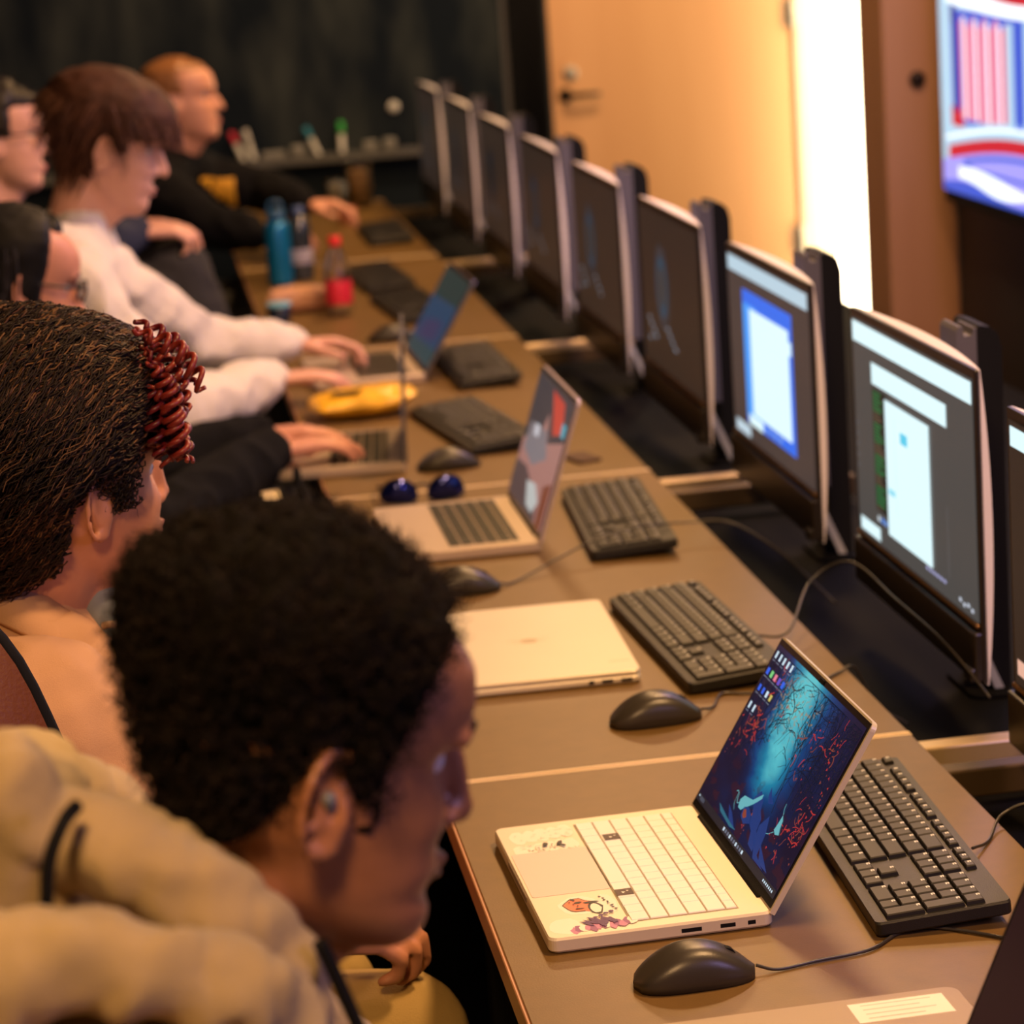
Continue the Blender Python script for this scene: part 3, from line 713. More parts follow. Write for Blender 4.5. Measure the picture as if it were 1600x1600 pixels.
SHA = .205
lidA = laptop_screen(lapA, LW, LD, LH, SHA, 58, SILVER)
def forest_mat():
    m = bpy.data.materials.new('forest_wallpaper'); m.use_nodes = True; nt = m.node_tree; p = nt.nodes['Principled BSDF']
    N = nt.nodes.new; Lk = nt.links.new
    uv = N('ShaderNodeUVMap'); sep = N('ShaderNodeSeparateXYZ'); Lk(uv.outputs[0], sep.inputs[0])
    def mth(op, a, b_=None, c_=None):
        n = N('ShaderNodeMath'); n.operation = op
        for i, q in enumerate((a, b_, c_)):
            if q is None: continue
            if isinstance(q, (int, float)): n.inputs[i].default_value = q
            else: Lk(q, n.inputs[i])
        return n.outputs[0]
    u, v = sep.outputs[0], sep.outputs[1]
    nz = N('ShaderNodeTexNoise'); nz.inputs['Scale'].default_value = 5; nz.inputs['Detail'].default_value = 8; Lk(uv.outputs[0], nz.inputs['Vector'])
    n1 = mth('SUBTRACT', nz.outputs[0], .5)
    cen = mth('ADD', mth('MULTIPLY', v, -.16), .545)            # beam centre, drifts with height
    wid = mth('ADD', mth('MULTIPLY', v, .07), .13)
    dx = mth('DIVIDE', mth('ADD', mth('SUBTRACT', u, cen), mth('MULTIPLY', n1, .16)), wid)
    beam = mth('EXPONENT', mth('MULTIPLY', mth('MULTIPLY', dx, dx), -1.0))
    vert = N('ShaderNodeMapRange'); vert.interpolation_type = 'SMOOTHSTEP'; Lk(v, vert.inputs[0]); vert.inputs[1].default_value = .17; vert.inputs[2].default_value = .50
    g = mth('MULTIPLY', beam, vert.outputs[0])
    dx2 = mth('DIVIDE', mth('SUBTRACT', u, .52), .42)
    halo = mth('MULTIPLY', mth('EXPONENT', mth('MULTIPLY', mth('MULTIPLY', dx2, dx2), -1.0)), mth('ADD', mth('MULTIPLY', v, .35), .45))
    cr = N('ShaderNodeValToRGB'); e = cr.color_ramp.elements
    e[0].position = 0; e[0].color = (.010, .006, .022, 1); e[1].position = 1; e[1].color = (.10, .52, .58, 1)
    q = e.new(.22); q.color = (.006, .012, .055, 1); q = e.new(.45); q.color = (.004, .045, .17, 1); q = e.new(.72); q.color = (.01, .20, .34, 1)
    tot = mth('ADD', mth('MULTIPLY', g, .75), mth('MULTIPLY', halo, .5)); tot = mth('ADD', tot, mth('MULTIPLY', n1, .55)); tot = mth('SUBTRACT', tot, .06)
    Lk(tot, cr.inputs[0])
    # murky wine-red patches on the ground
    n2 = N('ShaderNodeTexNoise'); n2.inputs['Scale'].default_value = 7; n2.inputs['Detail'].default_value = 5; Lk(uv.outputs[0], n2.inputs['Vector'])
    k = mth('MULTIPLY', mth('GREATER_THAN', n2.outputs[0], .54), mth('SUBTRACT', 1, vert.outputs[0])); k = mth('MULTIPLY', k, .8)
    mx = N('ShaderNodeMix'); mx.data_type = 'RGBA'; Lk(k, mx.inputs[0]); Lk(cr.outputs[0], mx.inputs[6]); mx.inputs[7].default_value = (.035, .008, .018, 1)
    # amber leaves dust in the top glow
    n3 = N('ShaderNodeTexNoise'); n3.inputs['Scale'].default_value = 42; n3.inputs['Detail'].default_value = 3; Lk(uv.outputs[0], n3.inputs['Vector'])
    top = mth('EXPONENT', mth('MULTIPLY', mth('POWER', mth('DIVIDE', mth('SUBTRACT', v, .80), .13), 2), -1)); 
    k3 = mth('MULTIPLY', mth('MULTIPLY', mth('GREATER_THAN', n3.outputs[0], .56), top), .7); k3 = mth('MULTIPLY', k3, mth('LESS_THAN', mth('ABSOLUTE', mth('SUBTRACT', u, .42)), .2))
    mx2 = N('ShaderNodeMix'); mx2.data_type = 'RGBA'; Lk(k3, mx2.inputs[0]); Lk(mx.outputs[2], mx2.inputs[6]); mx2.inputs[7].default_value = (.35, .22, .10, 1)
    p.inputs['Base Color'].default_value = (.006, .006, .008, 1); p.inputs['Roughness'].default_value = .22
    Lk(mx2.outputs[2], p.inputs['Emission Color']); p.inputs['Emission Strength'].default_value = 1.0
    return m
AW, AH = LW-.012, SHA-.020
b = B(); f = quad(b, [(-AW/2, -.0014, .012), (AW/2, -.0014, .012), (AW/2, -.0014, .012+AH), (-AW/2, -.0014, .012+AH)])
uvl = b.loops.layers.uv.new('UVMap')
for lp, q in zip(f.loops, ((0, 0), (1, 0), (1, 1), (0, 1))): lp[uvl].uv = q
scrA = finish(b, 'screen', forest_mat(), lidA)
b = B(); box(b, (.0, -.0018, SHA-.0055), (.014, .001, .005), .0004, 1); finish(b, 'webcam', SOFTBLK, lidA)
# wallpaper details, flat prints on the screen: trees, leaves, cranes, icons
ART = [emis('art_branch', (.003, .006, .02), 1), emis('art_red', (.45, .03, .03), 1), emis('art_rust', (.25, .05, .03), 1), emis('art_crane', (.13, .42, .47), 1),
       emis('art_blue', (.008, .035, .17), 1), emis('art_icon_blue', (.03, .12, .75), 1), emis('art_icon_pale', (.6, .75, .85), 1), emis('art_icon_green', (.2, .6, .2), 1), emis('art_icon_pink', (.8, .2, .3), 1),
       emis('art_icon_yellow', (.6, .5, .12), 1), emis('art_dark', (.012, .012, .02), 1), emis('art_text', (.14, .16, .22), 1), emis('art_violet', (.12, .08, .55), 1), emis('art_teal', (.02, .13, .20), 1)]
b = B(); rr = random.Random(11)
def AP(u, v, l=0): return (-AW/2+AW*u, -.0016-.00008*l, .012+AH*(1-v))
def apoly(P, mi, l=1):
    f = b.faces.new([b.verts.new(AP(u, v, l)) for u, v in P]); f.material_index = mi
    f.normal_update()
    if f.normal.y > 0: f.normal_flip()
def astroke(P, w, mi, l=1):
    for (a, c) in zip(P, P[1:]):
        dx, dy = c[0]-a[0], (c[1]-a[1]); L = math.hypot(dx, dy) or 1; nx, ny = -dy/L*w*.6, dx/L*w
        apoly([(a[0]-nx, a[1]-ny), (c[0]-nx*.7, c[1]-ny*.7), (c[0]+nx*.7, c[1]+ny*.7), (a[0]+nx, a[1]+ny)], mi, l)
def branch(u, v, ang, L, w, depth):
    P = [(u, v)]
    for k in range(6):
        ang += rr.uniform(-.35, .35); u += cos(ang)*L/6*.62; v += sin(ang)*L/6; u = min(.985, max(.015, u)); v = min(.97, max(.03, v)); P.append((u, v))
        if depth and rr.random() < .75: branch(u, v, ang+rr.choice((-1, 1))*rr.uniform(.5, 1.1), L*.5, w*.6, depth-1)
    astroke(P, w*1.35, 0, 1)
for (u, v, a, L) in ((.62, .62, -1.5, .6), (.72, .66, -1.45, .62), (.80, .60, -1.7, .6), (.88, .68, -1.5, .66), (.95, .6, -1.6, .55), (.68, .4, -1.2, .4), (.10, .62, -1.5, .55), (.20, .58, -1.35, .5), (.28, .5, -1.6, .42), (.04, .5, -1.3, .4), (.55, .08, 1.3, .2), (.30, .12, .6, .22), (.75, .05, 1.6, .3), (.66, .70, -1.6, .7), (.76, .70, -1.5, .68), (.84, .72, -1.6, .66), (.92, .72, -1.5, .6), (.58, .55, -1.45, .4), (.14, .70, -1.5, .6), (.24, .64, -1.6, .5), (.07, .68, -1.6, .6), (.33, .45, -1.5, .3)):
    branch(u, v, a, L, .0035, 2)
for (u, v, n, sp) in ((.10, .50, 16, .05), (.17, .47, 14, .05), (.20, .10, 14, .05), (.05, .62, 6, .05), (.86, .22, 16, .06), (.93, .32, 8, .05), (.90, .62, 22, .07), (.95, .70, 16, .05), (.60, .35, 5, .04), (.75, .42, 7, .05), (.82, .78, 10, .06), (.5, .88, 8, .04), (.34, .30, 8, .05), (.15, .36, 12, .06), (.97, .45, 8, .04), (.70, .25, 8, .06)):
    for k in range(n):
        cu, cv = u+rr.gauss(0, sp)*.6, v+rr.gauss(0, sp)
        if not (.02 < cu < .98 and .02 < cv < .93): continue
        s = rr.uniform(.003, .013); a0 = rr.random()*6
        apoly([(cu+s*.62*cos(a0+t)*(1 if i % 2 else .5), cv+s*sin(a0+t)*(1 if i % 2 else .5)) for i, t in enumerate((0, 1, 2.1, 3.1, 4.2, 5.2))], 1 if rr.random() < .5 else 2, 2)
for (u, v, n) in ((.10, .50, 9), (.17, .47, 8), (.20, .10, 8), (.86, .22, 9), (.90, .62, 12), (.95, .70, 9), (.82, .78, 6), (.15, .36, 7), (.70, .25, 5), (.60, .30, 4)):
    for k in range(n):
        cu, cv = u+rr.gauss(0, .04), v+rr.gauss(0, .05); a0 = rr.uniform(0, 6.28); P = [(cu, cv)]
        for q in range(3): a0 += rr.uniform(-.6, .6); P.append((min(.98, max(.02, P[-1][0]+.016*cos(a0))), min(.94, max(.02, P[-1][1]+.022*sin(a0)))))
        if .02 < cu < .98 and .02 < cv < .93: astroke(P, rr.uniform(.002, .005), 1 if rr.random() < .6 else 2, 2)
# water shapes, cranes
apoly([(.50, .66), (.55, .69), (.57, .74), (.61, .77), (.62, .83), (.66, .88), (.67, .93), (.61, .92), (.58, .86), (.54, .84), (.51, .77), (.47, .72)], 4, 1)
apoly([(.30, .86), (.36, .88), (.44, .93), (.36, .92)], 4, 1); apoly([(.70, .86), (.78, .90), (.86, .94), (.76, .94)], 4, 1); apoly([(.56, .60), (.60, .64), (.64, .66), (.60, .68), (.57, .65)], 4, 1)
apoly([(.66, .72), (.70, .80), (.72, .92), (.82, .95), (.70, .95), (.64, .88), (.62, .80)], 4, 1)
apoly([(.22, .90), (.34, .92), (.46, .93), (.40, .945), (.26, .93)], 13, 2)
apoly([(.37, .79), (.39, .755), (.43, .745), (.47, .735), (.50, .70), (.53, .665), (.535, .69), (.51, .725), (.49, .75), (.47, .77), (.44, .80), (.415, .83), (.385, .83)], 3, 3)
apoly([(.43, .80), (.47, .78), (.52, .80), (.54, .84), (.49, .87), (.44, .85)], 4, 3)
apoly([(.44, .81), (.46, .80), (.49, .83), (.47, .85), (.45, .84)], 2, 4)
astroke([(.385, .80), (.36, .82), (.345, .80), (.335, .775), (.32, .765), (.305, .775)], .003, 3, 3); astroke([(.33, .78), (.335, .83), (.36, .86)], .002, 3, 3)
apoly([(.755, .655), (.775, .68), (.785, .72), (.80, .75), (.77, .765), (.745, .75), (.75, .72)], 3, 3); astroke([(.755, .655), (.74, .63), (.735, .60)], .003, 3, 3); astroke([(.75, .76), (.72, .79), (.70, .80)], .002, 3, 3)
# icons
def icon(u, v, mi, w=.020, h=.045): apoly([(u, v), (u+w, v), (u+w, v+h), (u, v+h)], mi, 4); apoly([(u-.006, v+h+.012), (u+w+.006, v+h+.012), (u+w+.006, v+h+.018), (u-.006, v+h+.018)], 11, 4)
for k in range(5): icon(.022+k*.046, .035, 6, .018, .042)
for k, c in enumerate((5, 7, 8, 12, 5)): icon(.018+k*.046, .140, c, .026, .04)
for k, c in enumerate((5, 5, 6, 9)): icon(.022+k*.046, .245, c if k != 3 else 9, .022, .038)
for k in range(2): icon(.022+k*.05, .355, 6, .018, .042)
apoly([(0, .955), (1, .955), (1, 1), (0, 1)], 10, 3)
for k in range(10): apoly([(.36+k*.026, .968), (.375+k*.026, .968), (.375+k*.026, .988), (.36+k*.026, .988)], 6 if k % 3 == 0 else 11, 4)
apoly([(.02, .965), (.03, .965), (.03, .975), (.02, .975)], 6, 4)
for k in range(3): apoly([(.04, .966+k*.008), (.09, .966+k*.008), (.09, .969+k*.008), (.04, .969+k*.008)], 11, 4)
for k in range(7): apoly([(.86+k*.017, .970), (.869+k*.017, .970), (.869+k*.017, .984), (.86+k*.017, .984)], 6, 4)
o = finish(b, 'screen_picture', ART, lidA)

# ---- closed silver laptop
lapC, baseC = make_laptop('closed silver laptop lying between the two nearest black mice', .1785, 3.365, -.03, .356, .238, .009)
b = B(); slab(b, .356, .238, .0062, .010, (0, 0, .0112), bev=.002, seg=6); lidC = finish(b, 'lid', SILVER, lapC)
for (yy, pw) in ((.100, .014), (.076, .014), (.056, .007)):
    b = B(); box(b, (.1778, yy, .0060), (.0012, pw, .0045), .0004, 1); finish(b, 'port', SOFTBLK, lapC)
LOGO = mat('etched_logo', (.45, .38, .28), .35, metal=.6)
it = [(blob_pts(0, 0, .011, .011, 20, 0, 1), LOGO), (blob_pts(-.006, 0, .001, .030, 8, 0, 2), LOGO), (blob_pts(.004, .0, .001, .024, 8, 0, 3), LOGO)]
o = flat('emblem', it, lidC, .0174); o['label'] = 'small round emblem etched on the lid'
it = [([(.130, .085), (.133, .085), (.133, .112), (.130, .112)], LOGO)]
flat('lid_lettering', it, lidC, .0174)

# ---- closed laptop with a white label (bottom of the frame)
lapB, baseB = make_laptop('closed champagne laptop with a white paper label, at bottom of frame', .200, 2.012, .02, .225, .335, .009, body=mat('champagne_lid', (.30, .225, .14), .45, metal=.2))
b = B(); slab(b, .225, .335, .0062, .012, (0, 0, .0112), bev=.002, seg=6); lidB = finish(b, 'lid', MATS['champagne_lid'], lapB)
it = [([(-.105, .078), (-.067, .070), (-.067, .160), (-.105, .168)], WP)]
o = flat('paper_label', [([(-.100, .066), (-.060, .066), (-.060, .150), (-.100, .150)], mat('label_paper', (.95, .92, .80), .6))]+[([(-.095+.009*k, .076), (-.0935+.009*k, .076), (-.0935+.009*k, .138-.012*(k % 2)), (-.095+.009*k, .138-.012*(k % 2))], GRY) for k in range(4)], lidB, .0174); o['label'] = 'white paper label'

# ---- dark open laptop at the lower right
DARKM = mat('dark_alu', (.035, .03, .035), .3, metal=.5)
lapD, baseD = make_laptop('dark open laptop at lower right corner, seen by its black screen', .1575, 1.72, 0, .330, .225, .015, body=DARKM)
laptop_keys(baseD, .330, .225, .015, KEYM, SOFTBLK, False)
lidD = laptop_screen(lapD, .330, .225, .015, .215, 66, DARKM)
b = B(); quad(b, [(-.158, -.0014, .012), (.158, -.0014, .012), (.158, -.0014, .205), (-.158, -.0014, .205)])
finish(b, 'screen', emis('screen_off', (.012, .003, .006), 1), lidD)

# ---- open laptop near the sunglasses (screen shows a pinkish picture)
GREYA = mat('warm_grey_alu', (.55, .44, .34), .4, metal=.3)
lapE, baseE = make_laptop('open laptop by the sunglasses, screen showing a pink and grey picture', .168, 4.075, .0, .335, .225, .016, body=GREYA)
laptop_keys(baseE, .335, .225, .016, KEYM, GREYA, False)
b = B(); slab(b, .11, .065, .0004, .003, (0, -.075, .0176)); finish(b, 'trackpad', GREYA, baseE)
lidE = laptop_screen(lapE, .335, .225, .016, .222, 71, mat('lid_edge_light', (.6, .5, .5), .3, metal=.4))
def pic_panel(lid, w, h, name, base_m, polys):
    b = B(); mats = [base_m]; y = -.0014
    quad(b, [(-w/2, y, .012), (w/2, y, .012), (w/2, y, .012+h), (-w/2, y, .012+h)])
    for l, (P, m) in enumerate(polys):
        if m not in mats: mats.append(m)
        f = b.faces.new([b.verts.new((-w/2+w*u, y-.0002*(l+1), .012+h*(1-v))) for u, v in P]); f.material_index = mats.index(m); f.normal_update()
        if f.normal.y > 0: f.normal_flip()
    return finish(b, name, mats, lid)
pic_panel(lidE, .322, .200, 'screen', emis('e_pink', (.42, .20, .17), .8), [
    ([(0, 0), (.62, 0), (.40, .38), (0, .55)], emis('e_dark', (.035, .04, .05), .8)), ([(.55, 0), (1, 0), (1, .30), (.62, .42), (.5, .2)], emis('e_dark', (.035, .04, .05), .8)),
    ([(.45, .03), (.80, .05), (.92, .26), (.70, .33), (.58, .18)], emis('e_red', (.55, .05, .03), .9)), ([(.86, .18), (.97, .18), (.97, .28), (.88, .28)], emis('e_cyan', (.05, .35, .45), .9)),
    ([(.12, .38), (.55, .34), (.70, .52), (.40, .66), (.10, .60)], emis('e_grey', (.22, .20, .22), .8)), ([(.25, .36), (.36, .35), (.38, .44), (.26, .45)], emis('e_white', (.6, .6, .65), .9)),
    ([(0, .72), (.30, .70), (.75, .86), (.80, 1), (0, 1)], emis('e_shadow', (.09, .06, .06), .8)), ([(.40, .78), (.62, .74), (.78, .84), (.70, .95), (.52, .94), (.46, .86)], emis('e_white2', (.5, .52, .5), .9)),
    ([(.82, .70), (.99, .62), (.99, 1), (.84, 1)], emis('e_rust', (.22, .06, .03), .8))])

# ---- P5's laptop, its screen seen edge on
lapF, baseF = make_laptop('open laptop under the black-sleeved hand, its thin screen seen edge-on', .052, 4.755, -.098, .325, .225, .016, body=GREYA)
laptop_keys(baseF, .325, .225, .016, KEYM, GREYA, False)
lidF = laptop_screen(lapF, .325, .225, .016, .215, 87, mat('lid_dark_grey', (.18, .17, .19), .3, metal=.5))
pic_panel(lidF, .312, .19, 'screen', emis('f_screen', (.10, .10, .12), .8), [([(.1, .2), (.6, .2), (.6, .7), (.1, .7)], emis('e_grey', (.22, .20, .22), .8))])

# ---- P3's laptop with a bluish screen
lapG, baseG = make_laptop('open laptop under the white-sleeved hands, screen glowing dim blue', .165, 5.62, .02, .335, .230, .017, body=GREYA)
laptop_keys(baseG, .335, .230, .017, KEYM, GREYA, False)
lidG = laptop_screen(lapG, .335, .230, .017, .218, 58, mat('lid_dark_grey', (.18, .17, .19), .3, metal=.5))
pic_panel(lidG, .322, .196, 'screen', emis('g_teal', (.03, .06, .055), .6), [([(.0, .35), (1, .3), (1, .8), (0, .85)], emis('g_blue', (.03, .08, .16), .6)), ([(.2, .6), (.8, .5), (.8, .75), (.2, .8)], emis('g_violet', (.06, .06, .14), .6)), ([(0, .85), (1, .8), (1, 1), (0, 1)], emis('g_teal2', (.04, .09, .10), .6))])

# ------------------------------------------------------------------ small things on the tables
CLEAR = mat('clear_plastic', (.9, .9, .9), .06, trans=1.0); 
t = thing('sunglasses', 'sunglasses with blue mirrored lenses resting on the table behind an open laptop', 'sunglasses', (.148, 4.325, TT))
FR = mat('black_frame', (.01, .01, .012), .3)
for s in (-1, 1):
    pts = []
    K_ = 1.14
    for (x, z_) in ((-.025, .012), (-.022, .028), (-.010, .040), (.006, .043), (.020, .036), (.028, .020), (.029, .003), (.004, .001), (-.022, .001)):
        pts.append((x*s*K_, z_))
    b = B(); cen = Vector((0, -.006, .022))
    ring = [b.verts.new((p[0], .010*((p[0]*s)/.03)**2*(1 if p[0]*s > 0 else .3), p[1])) for p in pts]
    mid = [b.verts.new((p[0]*.6, -.004, .022+(p[1]-.022)*.6)) for p in pts]; c0 = b.verts.new(cen)
    for i in range(len(pts)):
        j = (i+1) % len(pts); b.faces.new((ring[i], ring[j], mid[j], mid[i])).smooth = True; b.faces.new((mid[i], mid[j], c0)).smooth = True
    bmesh.ops.recalc_face_normals(b, faces=b.faces)
    o = finish(b, 'lens', mat('blue_mirror_lens', (.012, .02, .16), .06, metal=.7, spec=.9), t, loc=(s*.037, 0, .001)); o.modifiers.new('s', 'SUBSURF').levels = 2; o.modifiers['s'].render_levels = 2
    b = B(); tube(b, [(s*.037+p[0], .001+.010*((p[0]*s)/.03)**2*(1 if p[0]*s > 0 else .3), .001+p[1]) for p in pts+pts[:1]], .0016, 6); finish(b, 'rim', FR, t)
    b = B(); tube(b, spline([(s*.064, .010, .030), (s*.068, .05, .026), (s*.066, .10, .015), (s*.060, .13, .003)], 5), [.002]*16, 6); finish(b, 'temple', FR, t)
b = B(); tube(b, [(-.013, 0, .030), (0, -.003, .033), (.013, 0, .030)], .002, 6); finish(b, 'bridge', FR, t)

# snack bag: crinkled pillow
b = B(); nu, nv = 28, 18
def bagz(u, v, s):
    e = (1-abs(u)**3.2)*(1-abs(v)**2.6)
    p = Vector((u*3.1, v*2.7, s*3))
    return s*(.026*e**.7) + .004*noise.noise(p*1.6)*e
top = [[b.verts.new((u_*.105*(1-.12*v_*v_), v_*.070*(1+.05*sin(u_*4)), .028+bagz(u_, v_, 1)+.012*max(0, u_)**2)) for v_ in [-1+2*j/nv for j in range(nv+1)]] for u_ in [-1+2*i/nu for i in range(nu+1)]]
bot = [[b.verts.new((u_*.105*(1-.12*v_*v_), v_*.070*(1+.05*sin(u_*4)), .027+bagz(u_, v_, -1)+.012*max(0, u_)**2)) for v_ in [-1+2*j/nv for j in range(nv+1)]] for u_ in [-1+2*i/nu for i in range(nu+1)]]
for G, fl in ((top, 0), (bot, 1)):
    for i in range(nu):
        for j in range(nv):
            q = (G[i][j], G[i+1][j], G[i+1][j+1], G[i][j+1]); f = b.faces.new(q if not fl else tuple(reversed(q))); f.smooth = True
ed = [(i, 0) for i in range(nu)]+[(nu, j) for j in range(nv)]+[(nu-i, nv) for i in range(nu)]+[(0, nv-j) for j in range(nv)]
for k in range(len(ed)):
    a, c = ed[k], ed[(k+1) % len(ed)]; b.faces.new((bot[a[0]][a[1]], bot[c[0]][c[1]], top[c[0]][c[1]], top[a[0]][a[1]]))
bagm = mat('yellow_foil', (.90, .50, .03), .32, var=.12, vscale=30, bump=.6, bscale=55)
bg = finish(b, 'snack_bag', bagm, loc=(.125, 5.16, TT), rot=(0, 0, .10)); tag(bg, 'yellow crinkled snack bag lying between two open laptops', 'bag')
b = B(); n = 14
vs = [b.verts.new((-.035+.032*cos(2*pi*i/n), -.03+.016*sin(2*pi*i/n), .0575-.004*abs(sin(2*pi*i/n)))) for i in range(n)]
b.faces.new(vs); o = finish(b, 'dark_print', mat('dark_brown_print', (.03, .015, .01), .4), bg)

def lathe_obj(name, prof, m, parent, seg=28, loc=None, smooth=True):
    b = B(); lathe(b, prof, seg); return finish(b, name, m, parent, loc=loc)
# red capped bottle
t = thing('soft_drink_bottle', 'clear plastic bottle with red cap and red label', 'bottle', (.192, 6.50, TT))
lathe_obj('bottle_body', [(.02, 0), (.031, .004), (.033, .015), (.0325, .04), (.033, .09), (.031, .115), (.022, .145), (.0135, .163), (.0125, .176), (.0105, .176), (.0115, .163), (.020, .144), (.0295, .114), (.0315, .09), (.031, .015), (.0295, .006), (.018, .0025)], mat('clear_pet', (.93, .95, .97), .05, trans=1.0), t)
lathe_obj('label_band', [(.0335, .030), (.0338, .031), (.0338, .084), (.0335, .085)], mat('red_label', (.75, .03, .06), .35), t)
lathe_obj('cap', [(.001, .170), (.0155, .170), (.016, .173), (.016, .188), (.0145, .191), (.001, .191)], mat('red_cap', (.80, .03, .03), .35), t)
# blue bottle + dark tumbler
t = thing('water_bottle', 'tall blue metal water bottle on the fourth table', 'bottle', (.088, 7.13, TT))
lathe_obj('bottle_body', [(.02, 0), (.033, .003), (.034, .012), (.034, .150), (.031, .164), (.022, .172), (.001, .172)], mat('blue_steel', (.008, .19, .42), .30, metal=.35), t)
lathe_obj('cap', [(.001, .170), (.024, .170), (.025, .175), (.025, .195), (.022, .199), (.001, .199)], mat('dark_blue_cap', (.02, .10, .22), .4), t)
b = B(); tube(b, spline([(-.018, 0, .197), (-.016, 0, .215), (0, 0, .222), (.016, 0, .215), (.018, 0, .197)], 5), .004, 8); finish(b, 'carry_loop', MATS['dark_blue_cap'], t)
t = thing('water_bottle', 'dark translucent bottle standing right against the blue metal bottle', 'bottle', (.150, 7.19, TT))
lathe_obj('bottle_body', [(.02, 0), (.031, .003), (.032, .012), (.030, .09), (.032, .14), (.026, .165), (.014, .176), (.001, .176)], mat('smoky_plastic', (.03, .04, .05), .08, spec=.8, coat=.6), t)
lathe_obj('cap', [(.001, .174), (.0165, .174), (.0165, .196), (.001, .198)], mat('slate_blue_cap', (.07, .12, .28), .3), t)
lathe_obj('label_band', [(.0308, .045), (.0312, .046), (.0312, .085), (.0308, .086)], mat('pale_label', (.45, .42, .5), .5), t)
# soft pouch, little cup
b = B(); tube(b, spline([(-.072, 0, .03), (-.068, 0, .031), (-.03, .003, .034), (.02, 0, .033), (.062, -.004, .031), (.068, 0, .03)], 5), [.010, .020, .026, .030, .031, .031, .032, .033, .033, .033, .034, .034, .034, .033, .033, .033, .032, .032, .031, .031, .030, .028, .026, .022, .018, .010], 18)
o = finish(b, 'pencil_pouch', mat('peach_cloth', (.62, .33, .20), .75, bump=.5, bscale=40), smooth=True, loc=(.112, 6.60, TT)); tag(o, 'peach coloured soft pouch lying behind the red capped bottle', 'pouch')
t = thing('cup', 'small dark cup with a pale blue rim in front of the peach pouch', 'cup', (.040, 6.38, TT))
lathe_obj('cup_body', [(.018, 0), (.024, .002), (.028, .055), (.026, .056), (.022, .006), (.001, .005)], mat('dark_navy_plastic', (.015, .025, .05), .25), t)
lathe_obj('rim', [(.0262, .052), (.0292, .052), (.0292, .060), (.0262, .060)], mat('pale_blue_rim', (.25, .6, .8), .25), t)
# glassware at the far end
for (x, y, h, r, lab, fill) in ((.455, 8.86, .150, .042, 'tall glass jar with amber content at far table end', (.20, .10, .03)), (.385, 8.92, .095, .034, 'small glass tumbler left of the amber jar', (.25, .23, .2)), (.375, 8.42, .05, .03, 'low terracotta cup near the far end', None)):
    t = thing('glass_jar' if fill else 'cup', lab, 'glass' if fill else 'cup', (x, y, TT))
    if fill:
        lathe_obj('glass_wall', [(r*.8, 0), (r, .004), (r, h-.004), (r*.96, h), (r*.92, h-.004), (r*.92, .008), (r*.7, .006)], mat('jar_glass', (.95, .95, .9), .03, trans=1.0), t)
        lathe_obj('contents', [(r*.6, .0085), (r*.88, .009), (r*.88, h*.72), (.001, h*.74)], mat('contents_%d' % int(h*1000), fill, .5), t)
    else:
        lathe_obj('cup_body', [(r*.7, 0), (r*.9, .003), (r, h), (r*.92, h), (r*.8, .006), (.001, .005)], mat('terracotta_cup', (.45, .16, .09), .5), t)
b = B(); slab(b, .045, .075, .006, .006, (0, 0, .0), bev=.001)
o = finish(b, 'coaster', mat('dark_brown_cork', (.10, .055, .03), .8), loc=(.45, 4.55, TT), rot=(0, 0, .3)); tag(o, 'small flat dark tag lying at table edge behind the open laptop', 'tag')

# ------------------------------------------------------------------ people
def capsule(bm, p1, r1, p2, r2, seg=14, cap=4, flat=1.0, nrm=None):
    p1, p2 = Vector(p1), Vector(p2); ax = p2-p1; L = ax.length
    if L < 1e-6: ax = Vector((0, 0, 1)); L = 1e-6
    ax.normalize(); n = nrm.copy() if nrm is not None else ax.orthogonal()
    n = (n-ax*n.dot(ax)).normalized(); c = ax.cross(n)
    prof = []
    for k in range(cap+1):
        a = -pi/2+pi/2*k/cap; prof.append((p1+ax*(r1*sin(a)), r1*cos(a)))
    for k in range(cap+1):
        a = pi/2*k/cap; prof.append((p2+ax*(r2*sin(a)), r2*cos(a)))
    rings = [[bm.verts.new(q+(n*cos(2*pi*j/seg)*flat+c*sin(2*pi*j/seg))*max(r, 1e-4)) for j in range(seg)] for q, r in prof]
    for A_, C_ in zip(rings, rings[1:]):
        for j in range(seg): bm.faces.new((A_[j], A_[(j+1) % seg], C_[(j+1) % seg], C_[j]))
    bm.faces.new(list(reversed(rings[0]))); bm.faces.new(rings[-1])
def chain(bm, pts, rs, **k):
    for i in range(len(pts)-1): capsule(bm, pts[i], rs[i], pts[i+1], rs[i+1], **k)
def ell(bm, c, r, R=None, seg=16):
    res = bmesh.ops.create_uvsphere(bm, u_segments=seg, v_segments=seg//2+2, radius=1)
    for v in res['verts']:
        p = Vector((v.co.x*r[0], v.co.y*r[1], v.co.z*r[2])); v.co = (R @ p if R else p)+Vector(c)
